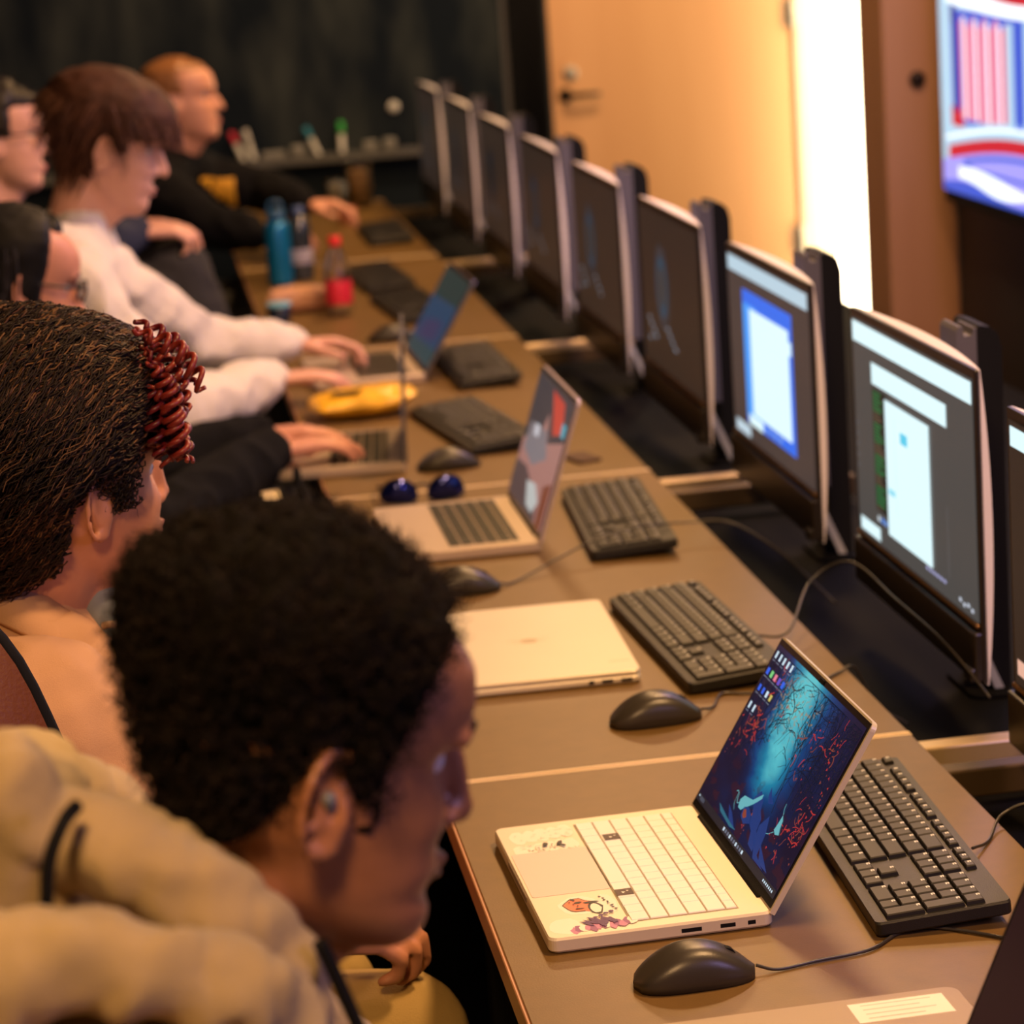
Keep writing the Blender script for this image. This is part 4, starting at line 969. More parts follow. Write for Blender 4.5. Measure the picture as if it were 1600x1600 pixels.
def fuse(bm, name, m, voxel, smooth_it=4, disp=None, parent=None, origin=(0, 0, 0)):
    """union of overlapping closed pieces into one continuous skin"""
    me = bpy.data.meshes.new(name); bm.to_mesh(me); bm.free()
    o = bpy.data.objects.new(name, me); COL.objects.link(o)
    r = o.modifiers.new('r', 'REMESH'); r.mode = 'VOXEL'; r.voxel_size = voxel; r.adaptivity = 0
    if smooth_it:
        s = o.modifiers.new('s', 'SMOOTH'); s.factor = .5; s.iterations = smooth_it
    dg = bpy.context.evaluated_depsgraph_get(); ev = o.evaluated_get(dg)
    me2 = bpy.data.meshes.new_from_object(ev); o.modifiers.clear(); o.data = me2; bpy.data.meshes.remove(me)
    me2.name = name; O = Vector(origin)
    if disp:
        ns = [v.normal.copy() for v in me2.vertices]
        for v, n in zip(me2.vertices, ns): v.co = v.co+n*disp(v.co)
    for v in me2.vertices: v.co = v.co-O
    me2.materials.clear(); me2.materials.append(m); me2.shade_smooth(); me2.update()
    if parent is not None: o.parent = parent
    else: o.location = O
    return o
HT = [(-.106, .080, .036, .016), (-.098, .090, .012, .032), (-.088, .095, -.006, .042), (-.075, .095, -.024, .050), (-.064, .087, -.038, .055), (-.055, .092, -.046, .058), (-.046, .094, -.052, .060),
      (-.036, .089, -.060, .063), (-.022, .091, -.070, .067), (-.005, .088, -.080, .070), (.012, .084, -.088, .072), (.024, .084, -.094, .073), (.036, .094, -.098, .0745), (.055, .097, -.102, .076),
      (.075, .092, -.101, .075), (.092, .078, -.092, .069), (.106, .055, -.074, .056), (.117, .024, -.046, .034), (.121, -.002, -.022, .014)]
def hinterp(z):
    if z <= HT[0][0]: return HT[0][1:]
    for a, c in zip(HT, HT[1:]):
        if a[0] <= z <= c[0]:
            t = (z-a[0])/(c[0]-a[0]); return tuple(a[k]+(c[k]-a[k])*t for k in (1, 2, 3))
    return HT[-1][1:]
def hpoint(z, a, wide=1.0):
    f, bk, w = hinterp(z); cx = (f+bk)/2 if z < -.03 else (f+bk)/2*.5
    c, s = cos(a), sin(a); r = (abs(c)**2.25+abs(s)**2.25)**(-1/2.25)
    return Vector((cx+((f-cx) if c > 0 else (cx-bk))*r*c, w*r*s*wide, z))
def head_xf(c, yaw, pitch, roll, sc=1.0):
    """yaw: 0 faces +x, positive turns to +y; pitch positive looks down"""
    return Matrix.Translation(Vector(c)) @ Matrix.Rotation(yaw, 4, 'Z') @ Matrix.Rotation(pitch, 4, 'Y') @ Matrix.Rotation(roll, 4, 'X') @ Matrix.Scale(sc, 4)
def add_head(bm, X, wide=1.0, nose=1.0):
    zs = [HT[0][0]+(HT[-1][0]-HT[0][0])*i/44 for i in range(45)]; n = 44; rings = []
    for z in zs:
        ring = []
        for j in range(n):
            a = 2*pi*j/n; p = hpoint(z, a, wide)
            if p.x > 0:
                for s in (-1, 1):
                    d = ((p.y-s*.031)**2+(p.z-.021)**2)/.015**2; p.x -= .0065*math.exp(-d)
                    d = ((p.y-s*.045)**2+(p.z+.015)**2)/.018**2; p.x += .004*math.exp(-d)
                d = (p.y**2/.02**2+(p.z+.068)**2/.006**2); p.x -= .003*math.exp(-d)
            ring.append(bm.verts.new(X @ p))
        rings.append(ring)
    for A_, C_ in zip(rings, rings[1:]):
        for j in range(n): bm.faces.new((A_[j], A_[(j+1) % n], C_[(j+1) % n], C_[j]))
    bm.faces.new(list(reversed(rings[0]))); bm.faces.new(rings[-1])
    T = lambda *p: X @ Vector(p)
    k = nose
    chain(bm, [T(.082, 0, .030), T(.096*.98, 0, .014), T(.102+.004*k, 0, -.008), T(.1055+.005*k, 0, -.019)], [.008, .0085, .0095, .0105], seg=10, cap=3)
    for s in (-1, 1): chain(bm, [T(.096, s*.010, -.021), T(.088, s*.013, -.025)], [.0078, .0065], seg=8, cap=3)
    chain(bm, [T(.084, -.021, -.0545), T(.094, -.008, -.0500), T(.0955, 0, -.0515), T(.094, .008, -.0500), T(.084, .021, -.0545)], [.004, .0065, .0065, .0065, .004], seg=8, cap=3)
    chain(bm, [T(.084, -.018, -.0560), T(.0925, 0, -.0610), T(.084, .018, -.0560)], [.004, .0072, .004], seg=8, cap=3)
    chain(bm, [T(.080, -.046, .037), T(.094, -.018, .038), T(.094, .018, .038), T(.080, .046, .037)], [.006, .006, .006, .006], seg=8, cap=3)
    for s in (-1, 1):   # ears
        P = []
        for q in range(14):
            a = radians(60+q*19)          # from front-top over the back to the lobe
            ex, ez = .017*cos(a), .031*sin(a); back = max(0, -cos(a))
            P.append(T(-.006+ex, s*(.0745+.013*back+.003), .004+ez))
        chain(bm, P, [.0042]*10+[.0052, .006, .0062, .005], seg=8, cap=2)
        chain(bm, [T(.003, s*.074, .010), T(.006, s*.077, -.004), T(.002, s*.076, -.018)], [.005, .006, .006], seg=8, cap=2)
        chain(bm, [T(-.012, s*.076, .024), T(-.013, s*.080, .002), T(-.006, s*.078, -.012)], [.005, .0048, .005], seg=8, cap=2)
        ell(bm, T(-.008, s*.072, .004), (.014*1, .006, .024), (X.to_3x3().normalized()))
def hand(bm, w, fwd, nrm, side, curl=.5, spread=.12, sc=1.0, thumb=.7):
    if curl > .9: spread = .02
    """w wrist, fwd finger direction, nrm back-of-hand normal, side +1: thumb towards fwd x nrm"""
    w = Vector(w); f = Vector(fwd).normalized(); n = Vector(nrm); n = (n-f*n.dot(f)).normalized(); s = f.cross(n)*side
    k = sc
    kn = []
    for i, (o_, l_) in enumerate(((.028, .086), (.010, .090), (-.009, .086), (-.027, .078))):
        b0 = w+s*(o_*.55*k); b1 = w+f*(l_*k)+s*(o_*k)+n*(.004*k-.001*abs(i-1.2)*k)
        capsule(bm, b0, .0135*k, b1, .0110*k, seg=10, cap=3); kn.append(b1)
    for i, (L3, b1) in enumerate(zip(((.040, .024, .019), (.045, .028, .020), (.041, .026, .019), (.032, .020, .017)), kn)):
        d = (f+s*(spread*(1.3-i))).normalized(); p = b1; a = curl*(.75+.12*i); dirv = d
        rs = (.0092, .0085, .0078, .0068)
        for j, L in enumerate(L3):
            ang = a*(0.55 if j == 0 else 1.0)
            dirv = (Matrix.Rotation(ang, 3, n.cross(f).normalized()) @ dirv).normalized()
            q = p+dirv*(L*k); capsule(bm, p, rs[j]*k, q, rs[j+1]*k, seg=10, cap=3); p = q
    # thumb leaves the side of the palm
    t0 = w+f*(.022*k)+s*(.020*k)-n*(.004*k); d1 = (f*.62+s*.75-n*.25*thumb).normalized(); t1 = t0+d1*(.040*k)
    d2 = (f*.85+s*.42-n*.35*thumb).normalized(); t2 = t1+d2*(.032*k); d3 = (f*.95+s*.10-n*.40*thumb).normalized(); t3 = t2+d3*(.024*k)
    chain(bm, [t0, t1, t2, t3], [.0145*k, .0115*k, .0098*k, .0078*k], seg=10, cap=3)
def lerp(a, c, t): return Vector(a)*(1-t)+Vector(c)*t

def person(label, head, skin, neck, pelvis, sh, arms, legs, top_m, bot_m, shoe_m, vox=.006, wide=1.0, nose=1.0, hscale=1.0, top_name='sweatshirt', bot_name='trousers', top_r=1.0, fold=.006, folds=14, extra_top=None, sleeve_to=1.0, origin=None, cuff=True, hand_sc=1.0, neck_r=.058, ridge=0):
    hc, yaw, pitch, roll = head; X = head_xf(hc, yaw, pitch, roll, hscale)
    neck = Vector(neck); pelvis = Vector(pelvis); sh = [Vector(s) for s in sh]   # right, left
    lat = (sh[1]-sh[0]).normalized(); chest = lerp(neck, pelvis, .30); waist = lerp(neck, pelvis, .68)
    origin = Vector(origin) if origin else Vector((pelvis.x, pelvis.y, 0))
    b = B(); add_head(b, X, wide, nose)
    T = lambda *p: X @ Vector(p)
    chain(b, [T(-.020, 0, -.020), T(-.022, 0, -.065), lerp(T(-.03, 0, -.09), neck, .6), neck], [neck_r*.95, neck_r*.92, neck_r*.95, neck_r*1.1], seg=16)
    chain(b, [T(.045, 0, -.082), lerp(T(.01, 0, -.10), neck, .5)+Vector((0, 0, -.0)), neck], [.030, .045, .05], seg=12)
    def torso(bm, g):
        for s in (-1, 1):
            chain(bm, [lerp(neck, sh[0 if s < 0 else 1], .45)-Vector((0, 0, .03)), chest+lat*s*.075, waist+lat*s*.062, pelvis+lat*s*.075], [.055+g, .105+g, .098+g, .112+g], seg=18)
            capsule(bm, neck, .050+g, sh[0 if s < 0 else 1], .055+g, seg=14)
        capsule(bm, chest, .10+g, pelvis, .105+g, seg=18)
    torso(b, 0)
    for i, (el_, wr, fwd, nrm, sd, curl) in enumerate(arms):
        capsule(b, sh[i], .050, el_, .040); capsule(b, el_, .040, wr, .026)
        if fwd is not None: 
            capsule(b, wr, .026, Vector(wr)+Vector(fwd).normalized()*.02, .020, flat=.75, nrm=Vector(nrm))
            hand(b, Vector(wr)+Vector(fwd).normalized()*.012, fwd, nrm, -sd, curl, sc=hand_sc)
    for i, (kn, an) in enumerate(legs):
        hp = pelvis+lat*(.085*(-1 if i == 0 else 1))
        capsule(b, hp, .085, kn, .056); capsule(b, kn, .055, an, .036)
    body = fuse(b, 'person', skin, vox, 3, origin=origin)
    tag(body, label, 'person')
    # clothing over the body
    if top_m is not None:
        b = B(); g = .014*top_r; torso(b, g)
        for i, (el_, wr, fwd, nrm, sd, curl) in enumerate(arms):
            e = lerp(el_, wr, sleeve_to)
            capsule(b, sh[i], .058+g, el_, .047+g); chain(b, [Vector(el_), lerp(el_, e, .8), e], [.047+g, .038+g, .031+g*.6])
            if cuff:
                q = lerp(el_, wr, sleeve_to*.97); chain(b, [lerp(el_, wr, sleeve_to*.86), q], [.036+g*.6, .035+g*.4])
        if extra_top: extra_top(b)
        def dsp(p):
            q = p*folds; a = noise.noise(q+Vector((3, 1, 7))); c = noise.noise(q*2.3)
            return fold*(1-abs(a)*2.4)*.9+fold*.35*c-(ridge*(1-min(1, abs(noise.noise(Vector((p.x*34, p.y*20, p.z*12))))*5)) if ridge else 0)
        fuse(b, top_name, top_m, max(.006, vox), 3, dsp, body, origin)
    if bot_m is not None:
        b = B(); g = .012
        for s in (-1, 1): capsule(b, pelvis+lat*s*.08, .118+g, pelvis+lat*s*.078+Vector((0, 0, .06)), .10+g)
        for i, (kn, an) in enumerate(legs):
            hp = pelvis+lat*(.085*(-1 if i == 0 else 1))
            capsule(b, hp, .092+g, kn, .062+g); chain(b, [Vector(kn), lerp(kn, an, .5), lerp(kn, an, .94)], [.062+g, .056+g, .048+g])
        fuse(b, bot_name, bot_m, .008, 3, lambda p: fold*.6*(1-abs(noise.noise(p*16))*2.2), body, origin)
    for i, (kn, an) in enumerate(legs):
        d = (Vector(kn)-pelvis); d.z = 0; d = d.normalized() if d.length > .01 else Vector((1, 0, 0)); a = Vector(an)
        gz = max(0.0, a.z-.085)
        b = B(); p0 = Vector((a.x, a.y, gz+.040)); capsule(b, p0-d*.05, .040, p0+d*.05, .040, flat=1); capsule(b, p0+d*.05, .040, p0+d*.17-Vector((0, 0, .008)), .032); capsule(b, p0, .042, a, .045)
        fuse(b, 'shoe', shoe_m, .007, 4, parent=body, origin=origin)
    # eyes, brows
    for s in (-1, 1):
        b = B(); ell(b, T(.0655, s*.031, .020), (.0115*hscale,)*3, None, 14); 
        for v in b.verts: v.co -= origin
        finish(b, 'eye', mat('eye_white', (.75, .72, .68), .15), body, smooth=True)
        b = B(); ell(b, T(.0745, s*.031, .019), (.0040, .0045, .0045), None, 10)
        for v in b.verts: v.co -= origin
        finish(b, 'iris', mat('dark_iris', (.02, .012, .008), .1), body, smooth=True)
    return body, X, origin
def local_obj(b, name, m, body, origin, smooth=False):
    for v in b.verts: v.co -= origin
    return finish(b, name, m, body, smooth=smooth)
def face_bits(body, X, origin, brow_m, lip_m, brow=True, t=.0035):
    T = lambda *p: X @ Vector(p)
    if brow:
        for s in (-1, 1):
            b = B(); chain(b, [T(.093, s*.014, .037), T(.0915, s*.028, .042), T(.080, s*.047, .039)], [t, t, t*.6], seg=8, cap=2); local_obj(b, 'eyebrow', brow_m, body, origin, True)
    b = B(); chain(b, [T(.088, -.020, -.0553), T(.1005, 0, -.0515), T(.088, .020, -.0553)], [.002, .0034, .002], seg=8, cap=2); chain(b, [T(.087, -.018, -.0565), T(.0985, 0, -.0605), T(.087, .018, -.0565)], [.002, .004, .002], seg=8, cap=2)
    local_obj(b, 'lips', lip_m, body, origin, True)
def hair_shell(X, th, body, origin, m, wide=1.0, nz=46, na=72, zmin=-.10, rough=.0, rs=60, name='hair'):
    """th(p): hair thickness in head space; below zero it dips under the scalp"""
    b = B(); R = []
    P = []
    for i in range(nz+1):
        z = zmin+(.1205-zmin)*(1-(1-i/nz)**1.25); ring = []
        for j in range(na):
            a = 2*pi*j/na; p = hpoint(z, a, wide); nrm = Vector((p.x+.005, p.y*1.35, max(0, (p.z-.01))*1.15+(-.2*abs(p.z) if p.z < -.05 else 0))).normalized()
            t = th(p); q = p+nrm*(t+rough*noise.noise(p*rs)*(1 if t > 0 else 0))
            ring.append(b.verts.new(X @ q)); P.append((p, nrm, t))
        R.append(ring)
    for A_, C_ in zip(R, R[1:]):
        for j in range(na): b.faces.new((A_[j], A_[(j+1) % na], C_[(j+1) % na], C_[j]))
    tp = X @ (Vector((-.012, 0, .121))+Vector((0, 0, max(.0, th(Vector((-.012, 0, .121)))))))
    c = b.verts.new(tp)
    for j in range(na): b.faces.new((R[-1][j], R[-1][(j+1) % na], c))
    o = local_obj(b, name, m, body, origin, True)
    return o, P
def sstep(a, c, x):
    t = max(0, min(1, (x-a)/(c-a))); return t*t*(3-2*t)
def strands(X, th, n, body, origin, ms, fn, seed=1, r=.0007, zmin=-.10, wide=1.0, seg=3, name='hair_strands', frac=.75):
    """fn(p, n, rnd) -> list of points in head space"""
    rn = random.Random(seed); b = B(); k = 0; tries = 0
    while k < n and tries < n*20:
        tries += 1
        z = rn.uniform(zmin, .1205); z = z if rn.random() < .8 else rn.uniform(.07, .1205)
        a = rn.uniform(0, 2*pi); p = hpoint(z, a, wide)
        if z > .1 and rn.random() < .5: p = Vector((p.x*rn.random(), p.y*rn.random(), p.z))
        t = th(p)
        if t <= .001: continue
        nr = Vector((p.x+.005, p.y*1.35, max(0, (p.z-.01))*1.15)).normalized()
        pts = fn(p+nr*t*frac, nr, rn)
        if not pts: continue
        mi = rn.randrange(len(ms)); rr_ = [r*(1-.6*i/(len(pts)-1)) for i in range(len(pts))]
        tube(b, [X @ q for q in pts], rr_, seg, mi, caps=False); k += 1
    o = local_obj(b, name, ms, body, origin); o['kind'] = 'stuff'
    return o
def curl_fn(L, rad, turns, droop=0.0, steps=9):
    def f(p, n, rn):
        d = (n+Vector((rn.gauss(0, .35), rn.gauss(0, .35), rn.gauss(0, .35)))).normalized(); s = d.orthogonal().normalized(); c = d.cross(s); l = L*rn.uniform(.6, 1.3); ph = rn.random()*6.28
        return [p+d*(l*i/steps)+(s*cos(ph+turns*6.28*i/steps)+c*sin(ph+turns*6.28*i/steps))*rad*(i/steps)**.3-Vector((0, 0, droop*(i/steps)**2)) for i in range(steps+1)]
    return f

# ---- the chair builder (black shells, mostly hidden in the dark under the people)
def chair(x, y, rz, lab, shell_m, seat_z=.44, back_h=.86, grp='chairs at the row of tables'):
    t = thing('chair', lab, 'chair', (x, y, 0), rz, grp)
    b = B(); slab(b, .46, .46, .05, .08, (0, 0, seat_z-.05), bev=.012); finish(b, 'seat', shell_m, t)
    b = B(); n = 14; A_ = []
    for i in range(n+1):
        a = -1+2*i/n; yy = .21*a; xx = -.23+.05*a*a
        A_.append([b.verts.new((xx-.04*(k/3), yy*(1-.08*(k/3)**2), seat_z+.06+(back_h-seat_z-.06)*k/3)) for k in range(4)])
    for i in range(n):
        for k in range(3): b.faces.new((A_[i][k], A_[i+1][k], A_[i+1][k+1], A_[i][k+1])).smooth = True
    o = finish(b, 'backrest', shell_m, t); md = o.modifiers.new('s', 'SOLIDIFY'); md.thickness = .025; md.offset = 0
    b = B(); tube(b, [(-.20, 0, seat_z-.03), (-.255, 0, seat_z+.0), (-.262, 0, seat_z+.14)], .016, 8); finish(b, 'back_bracket', SOFTBLK, t)
    b = B(); tube(b, [(0, 0, .09), (0, 0, seat_z-.05)], .025, 12); finish(b, 'column', SOFTBLK, t)
    for k in range(5):
        a = 2*pi*k/5; b = B(); tube(b, [(0, 0, .10), (.27*cos(a), .27*sin(a), .065)], [.022, .014], 8); o = finish(b, 'base_arm', SOFTBLK, t)
        b = B(); bmesh.ops.create_uvsphere(b, u_segments=10, v_segments=8, radius=.03); finish(b, 'caster', SOFTBLK, o, smooth=True, loc=(.27*cos(a), .27*sin(a), .03))
    return t
SHOE = mat('black_shoe', (.01, .01, .01), .5)
BLKCL = mat('black_cotton', (.006, .006, .007), .95, spec=.15, bump=.5, bscale=700)
DKTR = mat('charcoal_trousers', (.035, .034, .036), .85)

# ======== P1: foreground, black curly hair, tan hoodie
SK1 = mat('dark_brown_skin', (.36, .155, .075), .40, var=.12, vscale=20, bump=.08, bscale=300)
HOOD = mat('tan_fleece', (.50, .37, .19), .9, var=.10, vscale=25, bump=.6, bscale=900, sheen=.3)
def hood1(b):
    P = lambda *q: Vector(q) if q[2] < 1.0 else CAM+(Vector(q)-CAM)*.962
    # thick hood rim running round the neck, and the bunched folds below it
    chain(b, [P(-.372, 1.70, 1.165), P(-.362, 1.60, 1.165), P(-.330, 1.56, 1.168), P(-.293, 1.545, 1.150), P(-.262, 1.545, 1.122), P(-.236, 1.555, 1.088), P(-.224, 1.565, 1.055), P(-.226, 1.575, 1.02)], [.030, .030, .028, .028, .028, .027, .025, .022])
    chain(b, [P(-.372, 1.70, 1.165), P(-.39, 1.78, 1.14), P(-.34, 1.84, 1.09), P(-.27, 1.83, 1.03)], [.030, .035, .034, .03])
    chain(b, [P(-.41, 1.46, 1.128), P(-.350, 1.455, 1.138), P(-.296, 1.455, 1.122), P(-.250, 1.47, 1.098), P(-.232, 1.49, 1.065), P(-.240, 1.52, 1.03)], [.036, .030, .026, .026, .024, .022])
    chain(b, [P(-.42, 1.42, 1.055), P(-.34, 1.42, 1.062), P(-.275, 1.44, 1.040), P(-.24, 1.47, .995)], [.042, .036, .034, .03])
    ell(b, P(-.376, 1.56, 1.200), (.024, .030, .040)); capsule(b, P(-.376, 1.56, 1.18), .028, P(-.40, 1.60, 1.12), .05)
    capsule(b, P(-.40, 1.60, 1.08), .07, P(-.42, 1.62, .96), .10); capsule(b, P(-.35, 1.56, 1.06), .055, P(-.33, 1.56, .96), .09)
    capsule(b, P(-.29, 1.57, 1.06), .045, P(-.28, 1.58, .98), .07)
p1, X1, O1 = person('person in a tan hoodie with short curly black hair, head bowed, in the foreground', ((-.207, 1.562, 1.202), radians(12.4), radians(14.6), radians(4)), SK1,
    (-.300, 1.60, 1.045), (-.60, 1.62, .56), [(-.335, 1.425, .955), (-.275, 1.785, .955)],
    [((-.20, 1.35, .76), (.0, 1.58, .800), (1, .12, -.02), (0, 0, 1), 1, .35), ((-.17, 1.92, .79), (-.035, 1.80, .81), (1, -.15, -.05), (0, 0, 1), -1, .35)],
    [((-.16, 1.52, .58), (-.15, 1.50, .10)), ((-.16, 1.76, .58), (-.15, 1.78, .10))], HOOD, DKTR, SHOE, vox=.0042, nose=-.2, ridge=.003, top_name='hoodie', fold=.006, folds=20, extra_top=hood1, hscale=1.03)
face_bits(p1, X1, O1, mat('black_hair', (.004, .003, .003), .8, spec=.15), mat('lips_dark', (.16, .05, .04), .4))
def th1(p):
    xb = .028+.010*sstep(.03, .064, p.z)+.012*sstep(.064, .095, p.z)+.2*sstep(.100, .108, p.z)
    face = 1-sstep(xb-.006, xb+.006, p.x)
    low = sstep(-.070, -.052, p.z) if p.x < -.045 else sstep(.004, .014, p.z-max(0, -.02-p.x)*-1.6) if p.x < -.01 else sstep(-.022, -.012, p.z)*(.35+.65*sstep(.0, .03, p.z))
    ear = 1-math.exp(-(((p.x+.006)/.022)**2+((p.z+.002)/.032)**2)**2)*(1 if abs(p.y) > .05 else 0)
    k = min(low, face, ear)
    t = .007+.021*sstep(.03, .09, p.z)*(1-.65*sstep(.0, .06, p.x))
    t += .006*noise.noise(p*45)
    return t*k-.003*(1-k)
HB = mat('black_hair', (.006, .005, .004), .7); HB2 = mat('brown_black_hair', (.014, .008, .005), .75, spec=.2)
hair_shell(X1, th1, p1, O1, mat('hair_base_black', (.004, .003, .002), .9, spec=.1, bump=1.0, bscale=260), rough=.010, rs=90, nz=70, na=110)
strands(X1, th1, 5200, p1, O1, [HB, HB2], curl_fn(.015, .0028, 1.6), seed=4, r=.0008)
T1 = lambda *q: X1 @ Vector(q)
b = B(); chain(b, [T1(-.006, -.081, .008), T1(-.003, -.077, .001)], [.0045, .004], seg=10); local_obj(b, 'earbud', mat('grey_earbud', (.16, .18, .22), .4), p1, O1, True)
b = B(); tube(b, spline([CAM+(Vector(q)-CAM)*.962 for q in ((-.338, 1.520, 1.205), (-.346, 1.506, 1.200), (-.356, 1.500, 1.180), (-.360, 1.498, 1.155))], 6), .0042, 8)
local_obj(b, 'hood_cord', SOFTBLK, p1, O1)
b = B(); tube(b, spline([(-0.207, 1.475, 1.122), (-0.202, 1.475, 1.108), (-0.196, 1.475, 1.089), (-0.189, 1.475, 1.067), (-0.18, 1.475, 1.035)], 6), .0045, 8)
local_obj(b, 'drawstring', SOFTBLK, p1, O1)

# ======== P2: curly dark hair with red ringlets, peach shirt
SK2 = mat('tan_skin', (.52, .23, .13), .45, var=.08, vscale=18)
SHIRT2 = mat('peach_shirt', (.56, .32, .17), .8, bump=.25, bscale=800)
def shirt2(b):
    capsule(b, (-.44, 2.78, .94), .10, (-.38, 2.67, .92), .085); capsule(b, (-.42, 2.60, .93), .10, (-.40, 2.60, .80), .12)
p2, X2, O2 = person('person in a peach collared shirt with dark curly hair and red ringlets, turned away', ((-.368, 2.788, 1.132), radians(26), radians(0), radians(7)), SK2,
    (-.435, 2.82, .975), (-.58, 2.72, .56), [(-.40, 2.615, .915), (-.50, 2.96, .915)],
    [((-.36, 2.56, .72), (-.195, 2.565, .705), (1, .05, -.10), (-.1, -.25, 1), 1, 1.0), ((-.42, 2.98, .70), (-.30, 2.86, .645), (1, -.3, 0), (0, 0, 1), -1, .5)],
    [((-.085, 2.60, .560), (-.10, 2.60, .10)), ((-.16, 2.84, .52), (-.16, 2.86, .10))], SHIRT2, mat('khaki_trousers', (.40, .27, .085), .8, bump=.3, bscale=600), SHOE, vox=.005, top_name='shirt', fold=.005, extra_top=shirt2, sleeve_to=.25, cuff=False, nose=-1.0, hscale=1.05)
face_bits(p2, X2, O2, MATS['brown_black_hair'], mat('lips_pink', (.5, .18, .14), .4))
def th2(p):
    k = 1.0
    if p.x > .035: k = sstep(.050, .072, p.z)
    elif p.x > -.03: k = sstep(.006, .030, p.z+(.02 if p.x > .01 else 0))
    else: k = sstep(-.085, -.06, p.z)
    ear = 1-math.exp(-(((p.x+.004)/.029)**2+((p.z+.001)/.040)**2)**2)*(1 if abs(p.y) > .05 else 0)
    k = min(k, ear) if p.z < .04 else k
    t = (.014+.042*sstep(.0, .115, p.z))*(1-.62*sstep(-.01, .05, p.x)*(1-.75*sstep(.06, .10, p.z)))+.018*sstep(.02, -.08, p.x)
    return (t+.004*noise.noise(p*22)+.003*noise.noise(p*60))*k-.003*(1-k)
HD = mat('dark_brown_hair', (.010, .0045, .003), .55, spec=.3); HA = mat('auburn_hair', (.055, .018, .007), .5); HG = mat('golden_brown_hair', (.11, .05, .018), .5)
hair_shell(X2, th2, p2, O2, mat('hair_base_brown', (.016, .008, .005), .7, var=.5, vscale=30, bump=.8, bscale=160), rough=.006, rs=70, nz=60, na=90)
def wave_back(L, amp):
    def f(p, n, rn):
        back = Vector((-1.0, rn.gauss(0, .12), -.55 if p.x < 0 else -.1)); d = (back-n*back.dot(n)).normalized(); s = n.cross(d); ph = rn.random()*6; l = L*rn.uniform(.6, 1.3)*(.3 if abs(p.y) > .045 and p.z < .045 and p.x > -.02 else 1); out = []; q = p.copy()
        for i in range(9):
            out.append(q+s*amp*sin(ph+i*1.5)+n*(amp*.7*cos(ph+i*1.5)+.004)); q = q+d*l/8-n*(l/8*(.05+.022*i))
        return out
    return f
strands(X2, lambda p: th2(p)+(.003 if th2(p) > .004 else 0), 9500, p2, O2, [HD, HD, HA, HD, HD, HG, HD, HD], wave_back(.060, .0030), seed=8, r=.0011, frac=1.0)
strands(X2, th2, 260, p2, O2, [HD, HA], curl_fn(.022, .003, 1.2), seed=18, r=.0005, name='loose_hairs')
RED = mat('red_hair', (.12, .009, .014), .4, var=.3, vscale=60); RED2 = mat('copper_red_hair', (.19, .02, .014), .4)
rn = random.Random(21)
def ringlet(p0, p1, rad, turns, r, m, cnt):
    b = B(); N = int(turns*10); p0 = Vector(p0); p1 = Vector(p1); d = (p1-p0); L = d.length; d.normalize(); s = d.orthogonal().normalized(); c = d.cross(s)
    for q in range(cnt):
        off = .0012*q; ph = q*.35; pts = []
        for i in range(N+1):
            t = i/N; a = ph+t*turns*2*pi; rd = rad*(.45+.55*sin(pi*min(1, t*1.15+.08)))+off*.6
            sag = Vector((0, 0, -.006*t*t)); pts.append(p0+d*(L*t)+(s*cos(a)+c*sin(a))*rd+sag+d*(q*.0015))
        tube(b, [X2 @ x for x in pts], [r*(.7+.3*sin(pi*i/N)) for i in range(N+1)], 6)
    return local_obj(b, 'ringlet', m, p2, O2)
def curl_path(pts, rad, pitch_, r, m, seedn):
    rr_ = random.Random(seedn); P = spline(pts, 14); b = B(); L = 0
    out = []; ph = rr_.random()*6; prev = None
    tot = sum((P[i+1]-P[i]).length for i in range(len(P)-1))
    dens = []
    for i in range(len(P)-1):
        for k in range(3): dens.append(P[i].lerp(P[i+1], k/3))
    d0 = (P[-1]-P[0]).normalized(); s_ = d0.orthogonal().normalized(); c_ = d0.cross(s_); acc = 0
    for i, q in enumerate(dens):
        if i: acc += (q-dens[i-1]).length
        t = acc/tot; a = ph+acc/pitch_*2*pi; rd = rad*(.35+.75*sstep(0, .35, t))*(1-.25*sstep(.85, 1, t))
        a += .8*noise.noise(q*60+Vector((seedn, 0, 0))); rd *= 1+.35*noise.noise(q*90+Vector((0, seedn, 0)))
        out.append(q+(s_*cos(a)+c_*sin(a))*rd)
    tube(b, out, [r*(.75+.35*sin(pi*i/len(out))) for i in range(len(out))], 7)
    o = local_obj(b, 'ringlet', m, p2, O2); o['label'] = 'red corkscrew ringlet'
RP = [[(-0.276, 2.7, 1.305), (-0.245, 2.7, 1.283), (-0.231, 2.7, 1.262), (-0.221, 2.7, 1.24)], [(-0.266, 2.712, 1.287), (-0.251, 2.712, 1.233), (-0.247, 2.712, 1.193), (-0.245, 2.712, 1.163)],
      [(-0.271, 2.724, 1.265), (-0.266, 2.724, 1.219), (-0.264, 2.724, 1.186), (-0.268, 2.724, 1.161)], [(-0.273, 2.736, 1.311), (-0.252, 2.736, 1.288), (-0.239, 2.736, 1.267), (-0.232, 2.736, 1.24)],
      [(-0.264, 2.7, 1.249), (-0.254, 2.7, 1.216), (-0.25, 2.7, 1.189), (-0.251, 2.7, 1.168)], [(-0.277, 2.712, 1.268), (-0.274, 2.712, 1.235), (-0.275, 2.712, 1.202), (-0.272, 2.712, 1.173)],
      [(-0.268, 2.724, 1.298), (-0.255, 2.724, 1.261), (-0.246, 2.724, 1.234), (-0.245, 2.724, 1.21)], [(-0.273, 2.736, 1.28), (-0.261, 2.736, 1.243), (-0.256, 2.736, 1.216), (-0.256, 2.736, 1.189)],
      [(-0.265, 2.7, 1.275), (-0.257, 2.7, 1.242), (-0.256, 2.7, 1.209), (-0.256, 2.7, 1.18)]]
